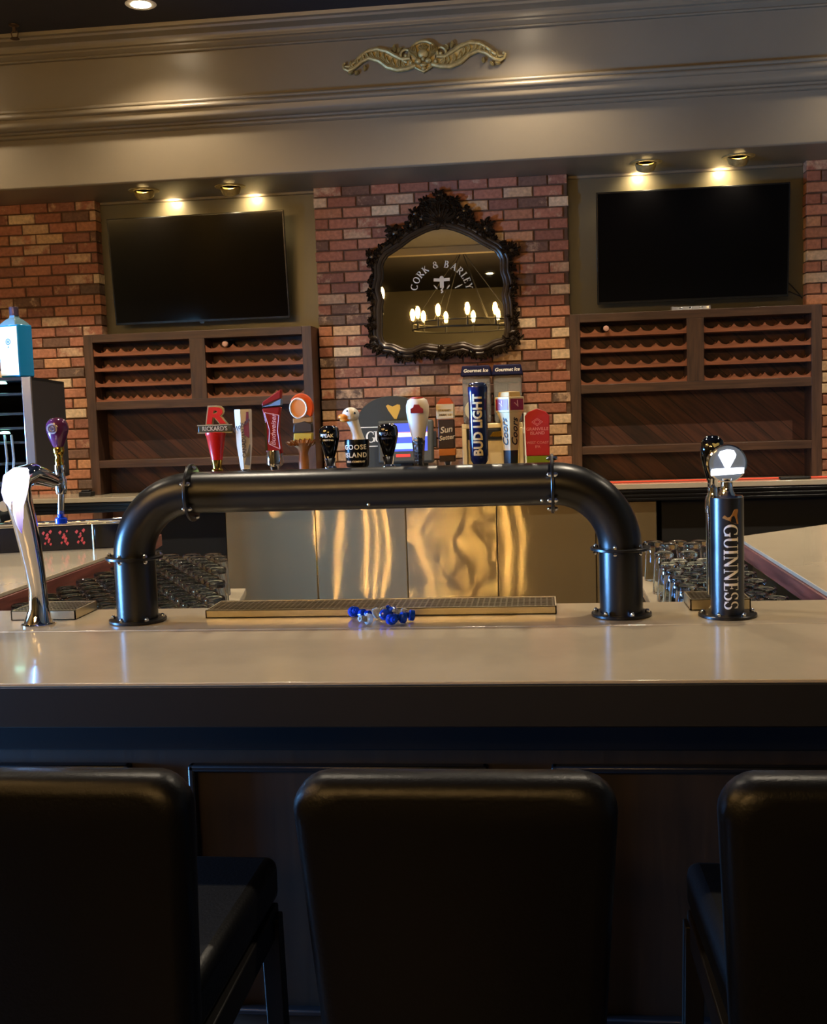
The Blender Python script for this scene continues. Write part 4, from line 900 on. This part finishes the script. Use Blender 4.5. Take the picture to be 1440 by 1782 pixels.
# 11 banquet
h = handle(10, 'cream square tap handle with dark red panels and cursive lettering on two faces')
sec([(.016, 0), (.018, .068)], 4, rot=0).build('stem', mat('dark_speckled', (44, 42, 44), .35), h)
sec([(.019, .068), (.0235, .140), (.032, .161)], 4, rot=0).build('body', M_CREAM, h, bevel=.001)
sec([(.0345, .161), (.036, .188), (.0355, .198)], 4, rot=0).build('panel_block', M_CREAM, h, bevel=.0015)
sec([(.028, .198), (.026, .210), (.001, .2115)], 4, rot=0).build('top_cap', mat('tan_cap', (206, 170, 104), .4), h, bevel=.001)
for s in (-1, 1):
    q = Matrix.Rotation(s * PI / 4, 4, 'Z')
    MB().box((-.021, -.0262, .166), (.021, -.0248, .193), T=q).build('red_panel', M_DRED, h)
    f0 = flat(0, -.0264, .1795, .5); text('V', .022, (lambda g_: (lambda u, v, w_: tuple(q @ Vector(g_(u, v, w_)))))(f0), mat('pink_white_print', (226, 170, 170), .4), h, name='panel_mark')
    f1 = flat(0, -.0168, .112, PI / 2); 
    def ff(u, v, w_, q=q, f1=f1):
        p_ = f1(u, v, w_); return tuple(q @ Vector((p_[0], p_[1] - (p_[2] - .112) * .05 , p_[2])))
    text('Coors', .0265, ff, mat('black_print', (24, 20, 18), .4), h, shear=.35, bold=.005)
# 12 red and green paddle
h = handle(11, 'flat red paddle tap handle with a green foot, rightmost on the tower')
MB().prism([(-.028, .053), (.0285, .053), (.030, .150), (.020, .160), (.0, .168), (-.020, .160), (-.030, .150)], -.010, .010).build('body', mat('paddle_red', (186, 34, 40), .35), h, bevel=.002)
MB().prism([(-.027, 0), (.0275, 0), (.028, .053), (-.028, .053)], -.011, .011).build('green_foot', mat('paddle_green', (124, 150, 36), .35), h, bevel=.002)
LP = mat('paddle_print', (226, 130, 120), .45)
text('GRANVILLE', .0105, flat(0, -.0102, .118), LP, h, bold=.02); text('ISLAND', .0105, flat(0, -.0102, .108), LP, h, bold=.02); text('WEST COAST', .0088, flat(0, -.0102, .085), LP, h, bold=.015); text('IPA', .0088, flat(0, -.0102, .075), LP, h, bold=.015)
mb = MB()
for r in (.013, .008):
    Q = [(0, r * .7), (r, 0), (0, -r * .7), (-r, 0)]
    for i in range(4): mb.cyl((Q[i][0], -.0104, .135 + Q[i][1]), (Q[(i + 1) % 4][0], -.0104, .135 + Q[(i + 1) % 4][1]), .0006, n=6)
mb.build('diamond_mark', LP, h)

# ================================================================== STOUT TOWER
t = thing('stout_tower', 'black cylindrical stout tower with white vertical lettering and lit round lens', 'tap tower', (.425, 2.60, ZB))
MB().cyl((0, 0, .003), (0, 0, .275), .0375, n=48).build('column', mat('blue_black_satin', (12, 15, 22), .33, spec=.8), t, bevel=.001)
flange(t, (0, 0, .0035), 'z', r=.066, nb=6, ph=-PI / 2 - .5, both=False, name='base_flange')
serif('GUINNESS', .0325, around(.0377, .118, .08, -PI / 2), mat('cool_white_print', (225, 222, 216), .4), t, gap=-.02, subdiv=3)
fa = around(.0377, .232, .05, 0); hp_ = [(-.5, -.05), (-.42, .08), (.3, .5), (.5, .5), (.5, .36), (.43, .1), (.52, -.46), (.3, -.42), (-.1, -.22)]
MB().add([fa(a * .036, b_ * .036, .0007) for a, b_ in hp_], [tuple(range(9))]).build('harp_emblem', mat('dull_gold_print', (150, 108, 58), .4), t, smooth=0)
MB().lathe([(.001, .275), (.036, .275), (.034, .279), (.001, .280)], n=36).build('top_cap', M_CHROME, t)
MB().lathe([(.020, .278), (.015, .29), (.0125, .31), (.0145, .318)], n=24).build('lens_neck', M_CHROME, t)
R90 = Matrix.Rotation(PI / 2, 4, 'X')
lens = MB().lathe([(.001, .012), (.030, .0115), (.040, .009), (.041, .0), (.041, -.008), (.001, -.008)], c=(0, 0, .352), n=44, T=R90).build('lens', mat('smoked_lens', (92, 98, 108), .12, emit=(110, 118, 124), es=.35), t)
MB().lathe([(.0405, -.012), (.0435, -.012), (.0435, .012), (.0405, .013)], c=(0, 0, .352), n=44, T=R90, closed=True).build('chrome_rim', M_CHROME, t)
GLOW = mat('lit_white_emblem', (255, 255, 250), .3, emit=(236, 244, 255), es=2.6)
MB().prism([(-.020, .372), (-.016, .380), (.0, .384), (.014, .382), (.0195, .372), (.018, .366), (.004, .340), (-.001, .337), (-.006, .344), (-.014, .360)], -.0135, -.0121).build('lit_harp', GLOW, t)
MB().prism([(-.0365, .325), (.0365, .329), (.0370, .342), (.030, .3425), (-.034, .3405), (-.037, .336)], -.0135, -.0121).build('lit_name_bar', GLOW, t)
MB().cyl((-.016, .10, .03), (-.016, .10, .228), .016, n=24).cyl((-.014, .034, .17), (-.016, .09, .17), .010, n=16).build('faucet', M_CHROME, t)
t = thing('tap_handle', 'glossy black oval tap handle half hidden behind the round lit lens', 'tap handle', (.409, 2.70, 1.30))
MB().lathe([(.018, 0), (.018, .03), (.012, .045), (.012, .075), (.016, .082)], n=24).build('ferrule', M_CHROME, t)
MB().lathe([(.014, .080), (.020, .10), (.0265, .13), (.0285, .152), (.025, .172), (.014, .182), (.001, .184)], n=32, sy=.85).build('body', M_GLOSSB, t)
harp(.017, flat(.004, -.0250, .158), mat('pale_gold_print', (190, 180, 110), .35), t, solid=True)
MB().prism([(-.010, .140), (.004, .142), (.004, .150), (-.008, .149)], -.0262, -.022).build('cream_label', M_CREAM, t)

# ================================================================== CHROME TOWER AND PURPLE HANDLE
t = thing('chrome_swan_tower', 'curved chrome tap tower with a glowing lilac badge at the left of the bar', 'tap tower', (-1.237, 2.59, ZB))
P = [(0, 0, .0), (0, 0, .012), (0.004, 0, .045), (0.005, -.002, .09), (.002, -.006, .14), (-.003, -.012, .20), (-.008, -.022, .26), (-.012, -.036, .31), (-.012, -.040, .345), (-.002, -.028, .366), (.010, .0, .372), (.022, .035, .362), (.031, .07, .350)]
Rr = [.040, .035, .0265, .0235, .0260, .0290, .0315, .034, .035, .031, .027, .0225, .018]
MB().tube(P, Rr, n=32, up=(1, 0, 0), flat=.9).build('body', M_CHROME, t)
MB().lathe([(.042, 0), (.042, .003), (.037, .006), (.001, .006)], n=36).build('base_ring', M_CHROME, t)
# badge: a domed teardrop on the front of the head
prof = [(-.052, .0, .335), (-.044, 0, .375), (-.018, 0, .392), (.010, 0, .390), (.014, 0, .370), (.008, 0, .340), (-.004, 0, .30), (-.010, 0, .262), (-.018, 0, .232), (-.026, 0, .245), (-.034, 0, .28), (-.046, 0, .31)]
cx_, cz_ = -.022, .335; mb = MB(); n = len(prof); vv = []
for k, (sc_, y_) in enumerate(((1, -.052), (1.0, -.066), (.86, -.077), (.55, -.084))):
    vv += [(cx_ + (p[0] - cx_) * sc_, y_ + (.018 if p[2] < .29 else 0) * (1 if sc_ > .5 else .6), cz_ + (p[2] - cz_) * sc_) for p in prof]
ff = [(r * n + i, r * n + (i + 1) % n, (r + 1) * n + (i + 1) % n, (r + 1) * n + i) for r in range(3) for i in range(n)] + [tuple(range(3 * n, 4 * n)), tuple(reversed(range(n)))]
mb.add(vv, ff)
gm2 = bpy.data.materials.new('glowing_lilac_badge'); gm2.use_nodes = True; nt = gm2.node_tree; b = nt.nodes['Principled BSDF']
tc = nt.nodes.new('ShaderNodeTexCoord'); sx = nt.nodes.new('ShaderNodeSeparateXYZ'); rp = nt.nodes.new('ShaderNodeValToRGB'); mr = nt.nodes.new('ShaderNodeMapRange')
nt.links.new(tc.outputs['Object'], sx.inputs[0]); mr.inputs[1].default_value = .235; mr.inputs[2].default_value = .34; nt.links.new(sx.outputs[2], mr.inputs[0])
rp.color_ramp.elements[0].color = s2l((92, 72, 150)); rp.color_ramp.elements[1].color = s2l((248, 236, 255)); nt.links.new(mr.outputs[0], rp.inputs[0])
nt.links.new(rp.outputs[0], b.inputs['Emission Color']); b.inputs['Emission Strength'].default_value = 1.3; b.inputs['Base Color'].default_value = s2l((120, 110, 150)); b.inputs['Roughness'].default_value = .2
o = mb.build('lit_badge', gm2, t, smooth=60); o.location = (.014, -.002, 0)
mb = MB(); mb.cyl((.028, .06, .350), (.036, .095, .350), .012, n=16); mb.lathe([(.013, .315), (.015, .325), (.015, .35), (.011, .365), (.013, .372), (.013, .388)], c=(.036, .098, 0), n=20)
mb.cyl((.036, .098, .318), (.034, .092, .265), .0085, .0075, n=16); mb.build('faucet', M_CHROME, t)
t = thing('tap_handle', 'purple oval tap handle with a round grey emblem on the chrome tower', 'tap handle', (-1.201, 2.688, 1.458))
MB().lathe([(.010, 0), (.0115, .012), (.009, .02), (.0125, .03), (.0145, .038), (.013, .045)], n=24).build('ferrule', M_GOLD, t)
MB().lathe([(.012, .044), (.0165, .053), (.0225, .068), (.0275, .084), (.0285, .094), (.0268, .104), (.0215, .112), (.0135, .117), (.001, .1195)], n=32, sy=.8).build('body', mat('purple_gloss', (74, 30, 66), .12, coat=.6), t)
MB().lathe([(.001, .0), (.0135, .0), (.0135, -.004), (.001, -.004)], c=(-.004, -.024, .0915), n=28, T=R90).build('round_emblem', mat('grey_emblem', (150, 140, 146), .4), t)
MB().lathe([(.007, .0), (.0095, .0), (.0095, .0012), (.007, .0012)], c=(-.004, -.0242, .0915), n=28, T=R90, closed=True).lathe([(.001, 0), (.004, 0), (.004, .0014), (.001, .0014)], c=(-.004, -.0242, .0915), n=20, T=R90).build('emblem_rings', mat('dark_emblem', (70, 50, 66), .4), t)

# faucet plugs: a cap with a finned stem
def plug(loc, rot, m_, label, s=1.0, cat='faucet plug'):
    t_ = thing('faucet_plug', label, cat, loc); t_.rotation_euler = rot
    MB().lathe([(.001, .0), (.011 * s, .0), (.013 * s, .002), (.013 * s, .011 * s), (.010 * s, .014 * s), (.001, .014 * s)], n=22).build('cap', m_, t_)
    st = MB()
    for k in range(5): st.lathe([(.002, .014 * s + .0035 * k), (.0075 * s, .0145 * s + .0035 * k), (.0075 * s, .016 * s + .0035 * k), (.002, .0168 * s + .0035 * k)], n=16)
    st.cyl((0, 0, .012 * s), (0, 0, .034 * s), .0035 * s, n=10); st.build('finned_stem', m_, t_)
    return t_
plug((-1.203, 2.682, 1.310), (0, 0, 0), M_BLUEP, 'blue plug hanging on the spout of the chrome tap tower', 1.15)
PL = [((-.457, 2.628, 1.084), (1.2, .3, .4), M_BLUEP, 'blue faucet plug at the left end of the heap, against the drip tray'),
      ((-.430, 2.590, 1.084), (1.35, -.2, 1.0), M_BLUEP, 'second blue faucet plug from the left in the heap'),
      ((-.398, 2.535, 1.084), (1.4, 0, -.9), M_CLEARP, 'milky clear plug at the front left of the blue heap'),
      ((-.400, 2.600, 1.084), (1.3, .0, 2.2), M_CLEARP, 'milky clear plug at the back left of the blue heap'),
      ((-.371, 2.575, 1.086), (1.3, .2, .1), M_BLUEP, 'blue faucet plug in the middle of the heap'),
      ((-.352, 2.605, 1.084), (1.2, .4, -2.6), M_BLUEP, 'dark blue faucet plug behind the middle of the heap'),
      ((-.352, 2.530, 1.084), (1.45, .1, .5), M_BLUEP, 'blue faucet plug lying foremost in the heap'),
      ((-.322, 2.595, 1.084), (1.3, .0, -1.6), M_CLEARP, 'milky clear plug at the right of the blue heap'),
      ((-.318, 2.548, 1.084), (1.4, .2, -1.1), M_BLUEP, 'second blue faucet plug from the right end of the heap'),
      ((-.300, 2.575, 1.084), (1.4, -.1, -1.3), M_BLUEP, 'blue faucet plug at the right end of the heap')]
for a_ in PL: plug(*a_)

# ================================================================== DRIP TRAYS
def drip_tray(x0, x1, y0, y1, h, label, nx, ny, slope=.02):
    t_ = thing('drip_tray', label, 'drip tray', ((x0 + x1) / 2, (y0 + y1) / 2, ZB + .0005), group=None); w_, d_ = (x1 - x0) / 2, (y1 - y0) / 2; e = .008
    MB().box((-w_, -d_, 0), (w_, -d_ + .003, h)).box((-w_, d_ - .003, 0), (w_, d_, h)).box((-w_, -d_, 0), (-w_ + .003, d_, h)).box((w_ - .003, -d_, 0), (w_, d_, h)).box((-w_, -d_, 0), (w_, d_, .002)).box((-w_, -d_, h - .0015), (w_, -d_ + e, h)).box((-w_, d_ - e, h - .0015), (w_, d_, h)).build('tray_body', M_STEEL, t_)
    g = MB()
    for k in range(nx + 1):
        x = -w_ + e + (2 * w_ - 2 * e) * k / nx; g.box((x - .0022, -d_ + e, h - .004), (x + .0022, d_ - e, h - .0012))
    for k in range(ny + 1):
        y_ = -d_ + e + (2 * d_ - 2 * e) * k / ny; g.box((-w_ + .003, y_ - .0035, h - .004), (w_ - .003, y_ + .0035, h - .0008))
    g.build('grate', mat('grate_steel', (130, 122, 104), .3, metal=1), t_)
    return t_
drip_tray(-.829, .034, 2.645, 2.785, .019, 'long stainless drip tray on the bar under the pipe tower', 60, 9)
drip_tray(-1.335, -1.165, 2.645, 2.785, .024, 'small stainless drip tray behind the chrome tap tower', 16, 7)
drip_tray(.350, .490, 2.668, 2.785, .026, 'small stainless drip tray behind the stout tower', 12, 7)

# ================================================================== LEFT DRINK DISPENSER AND BOTTLE
TH = math.radians(14)
t = thing('drink_dispenser', 'black cabinet dispenser with lit shelves over a steel tray on the left wing', 'drink dispenser', (-2.04, 4.03, ZB + .0005), rz=TH)
MB().box((-.55, 0, 0), (.33, .45, .094)).build('base_box', mat('dispenser_gloss_black', (9, 10, 14), .12), t, bevel=.004)
MB().box((.334, .004, 0), (.50, .45, .094)).build('side_box', mat('dispenser_gloss_black', (9, 10, 14), .12), t, bevel=.004)
mb = MB()
mb.slab([(-.56, -.012), (.50, -.012), (.53, .01), (.545, .05), (.54, .44), (-.56, .44)], .096, .104)
rim = [(-.56, -.012), (.50, -.012), (.53, .01), (.545, .05), (.54, .44)]
mb.tube([(x, y_, .110) for x, y_ in rim], .008, n=8, up=(0, 0, 1))
mb.build('steel_tray', M_CHROME, t, bevel=.002)
MB().cyl((.332, -.006, .0), (.332, -.006, .1), .004, n=8).build('corner_rod', M_STEEL, t)
rr = random.Random(5)
for x in (.160, .222, .284):
    mb = MB()
    for k in range(9):
        a_ = rr.uniform(0, 6.28); w_ = rr.uniform(.004, .007); xx = x + (-.014, .012, 0, -.005, .006, -.010, .011, 0, .004)[k]; zz = (.070, .074, .062, .050, .044, .030, .026, .054, .036)[k]
        mb.prism([(xx - w_, zz), (xx, zz - w_ * 1.3), (xx + w_, zz + w_ * .3), (xx + w_ * .2, zz + w_ * 1.2)], -.0022, -.0008 + .0001 * k)
    mb.build('red_figure', mat('red_print', (186, 52, 40), .5), t)
cz0, cz1 = .255, .668; X1 = .135; X0 = -.45; D0, D1 = .0, .72
mb = MB(); mb.box((X1 - .006, D0 + .01, cz0), (X1, D1, cz1)).box((X0, D0 + .01, cz0), (X0 + .006, D1, cz1)).box((X0, D1 - .006, cz0), (X1, D1, cz1)).box((X0, D0 + .01, cz1 - .012), (X1, D1, cz1)).box((X0, D0 + .01, cz0), (X1, D1, cz0 + .018))
mb.build('cabinet', mat('dispenser_matte_black', (9, 8, 8), .55), t)
for xa in (X1 - .033, X0): MB().box((xa, D0 - .006, cz0), (xa + .034, D0 + .012, cz1)).build('front_post', mat('pale_metal', (206, 214, 226), .18, metal=.9), t, bevel=.002)
for z_ in (.335, .415, .47, .525, .60):
    MB().box((X0 + .008, .03, z_), (X1 - .008, .40, z_ + .010)).build('glass_shelf', mat('dark_glass_shelf', (70, 76, 78), .1, metal=.6), t, bevel=.002)
for x, z_ in ((.02, .645), (.02, .455), (-.10, .645)):
    MB().lathe([(.001, 0), (.022, 0), (.018, .008), (.001, .010)], c=(x, .03, z_), n=18).build('led_lamp', M_LED, t)
for x in (.02, -.03, .045):
    MB().tube([(x, .03, .45), (x + .008, .01, .36), (x - .006, .02, .25), (x - .004, .06, .16), (x, .08, .115)], .0045, n=8).build('clear_hose', M_PLASTIC, t)
MB().lathe([(.001, .106), (.035, .106), (.042, .114), (.012, .120), (.001, .122)], c=(.02, .10, 0), n=24).build('drip_dish', M_CHROME, t)
MB().box((X0, .22, .104), (.02, .44, cz0)).build('column', mat('dispenser_gloss_black', (9, 10, 14), .12), t, bevel=.003)
MB().cyl((-.04, .222, .165), (-.04, .208, .165), .022, n=24).build('knob', M_STEEL, t)

c, s = math.cos(TH), math.sin(TH)
def dpos(u, v, z_): return (-2.04 + u * c - v * s, 4.03 + u * s + v * c, ZB + z_)
t = thing('gin_bottle', 'square blue gin bottle with a pale label on top of the left dispenser cabinet', 'bottle', dpos(.075, .075, .669), rz=TH + math.radians(-31))
BL = mat('blue_bottle_glass', (24, 120, 176), .06, coat=.5, emit=(24, 120, 176), es=0)
w_, d_, h_ = .048, .040, .200
MB().box((-w_, -d_, 0), (w_, d_, h_)).build('bottle_body', BL, t, bevel=.006, seg=3)
MB().lathe([(.060, 0), (.052, .010), (.034, .024), (.020, .031), (.0175, .042)], c=(0, 0, h_ - .004), n=4, T=Matrix.Rotation(PI / 4, 4, 'Z'), sy=1).build('shoulder', mat('blue_grey_glass', (96, 128, 140), .1, coat=.4), t, bevel=.003)
MB().lathe([(.0175, 0), (.0180, .030), (.015, .033), (.001, .033)], c=(0, 0, h_ + .036), n=22).build('cap', mat('silver_violet_cap', (104, 86, 100), .2, metal=.7), t)
lb = MB().box((-w_ + .004, -d_ - .0012, .008), (w_ - .004, -d_ - .0002, h_ - .008)).build('front_label', mat('pale_label', (236, 232, 196), .5), t)
mb = MB().lathe([(.008, 0), (.0125, 0), (.0125, .0006), (.008, .0006)], c=(0, -d_ - .0013, .135), n=24, T=R90, closed=True).ball((0, -d_ - .0014, .135), .006, 12, 8, sc=(1, .05, 1)).prism([(-.005, .112), (.005, .112), (0, .120)], -d_ - .0018, -d_ - .0012)
mb.build('label_medallion', mat('grey_blue_print', (96, 110, 130), .5), lb)
mb = MB()
for k, z_ in enumerate((.100, .090, .083, .070, .062, .045)): mb.box((-.014 - .004 * (k % 2), -d_ - .0018, z_), (.014 + .004 * (k % 2), -d_ - .0012, z_ + .0025))
mb.build('label_lines', mat('tan_print', (196, 166, 116), .5), lb)

# ================================================================== BAR STOOLS
def rounded(hw, z0, z1, taper, r, n=6):
    P = [(-hw * taper, z0), (hw * taper, z0)]
    for k in range(n + 1):
        a_ = PI / 2 * k / n; P.append((hw - r + r * math.cos(a_), z1 - r + r * math.sin(a_)))
    for k in range(n + 1):
        a_ = PI / 2 + PI / 2 * k / n; P.append((-hw + r + r * math.cos(a_), z1 - r + r * math.sin(a_) * 1.0))
    return P
def stool(x, label):
    t = thing('bar_stool', label, 'bar stool', (x, 1.40, 0), group='black leather bar stools at the bar front')
    # backrest: cushion with rounded rim
    mb = MB(); rings = []; P = rounded(.2135, .62, 1.090, .885, .045)
    n = len(P); cz_ = .86
    for y_, k_ in ((.0, .90), (-.0, .955), (.010, .985), (.024, 1.0), (.045, 1.0), (.058, .985), (.066, .955), (.068, .9)):
        pass
    lay = [(.000, -.028), (.003, -.014), (.012, -.004), (.026, 0), (.044, 0), (.058, -.004), (.066, -.014), (.069, -.028)]
    vv = []
    for y_, d in lay:
        for (px, pz) in P:
            L_ = Vector((px, pz - cz_)); 
            sx_ = (abs(px) + d) / abs(px); sz_ = (pz + d * (1 if pz > cz_ else -1))
            bow = .018 * (px / .21) ** 2 * -1
            lean = (1.09 - pz) * .10
            crown = .006 * (1 - (px / .2135) ** 2) if pz > 1.0 else 0
            vv.append((px * sx_, y_ + bow + lean, sz_ + crown))
    ff = [(r * n + i, r * n + (i + 1) % n, (r + 1) * n + (i + 1) % n, (r + 1) * n + i) for r in range(len(lay) - 1) for i in range(n)] + [tuple(range(n)), tuple(reversed(range((len(lay) - 1) * n, len(lay) * n)))]
    mb.add(vv, ff); mb.build('backrest', M_LEATHER, t, smooth=60)
    MB().slab([(-.175, .09), (.175, .09), (.185, .59), (-.185, .59)], .655, .742).build('seat', M_LEATHER, t, bevel=.022, seg=4)
    MB().box((-.185, .10, .60), (.185, .57, .656)).build('seat_frame', M_STOOLWOOD, t, bevel=.003)
    for sx_ in (-1, 1):
        for yy in (.10, .55):
            dy = -.05 if yy < .3 else .03
            MB().prism([(sx_ * .175 - .018, .64), (sx_ * .175 + .018, .64), (sx_ * .19 + .014, 0), (sx_ * .19 - .014, 0)], yy - .018, yy + .018).build('leg', M_STOOLWOOD, t, bevel=.002)
    MB().box((-.18, .535, .24), (.18, .565, .275)).box((-.185, .11, .30), (-.165, .54, .325)).box((.165, .11, .30), (.185, .54, .325)).build('footrest', M_STOOLWOOD, t, bevel=.002)
    return t
s0 = stool(-.122, 'middle black leather bar stool, its back turned to the camera')
dup(s0, (-.690, 1.40, 0), 0, 'left black leather bar stool, cut off by the photo edge')
dup(s0, (.432, 1.40, 0), 0, 'right black leather bar stool, cut off by the photo edge')
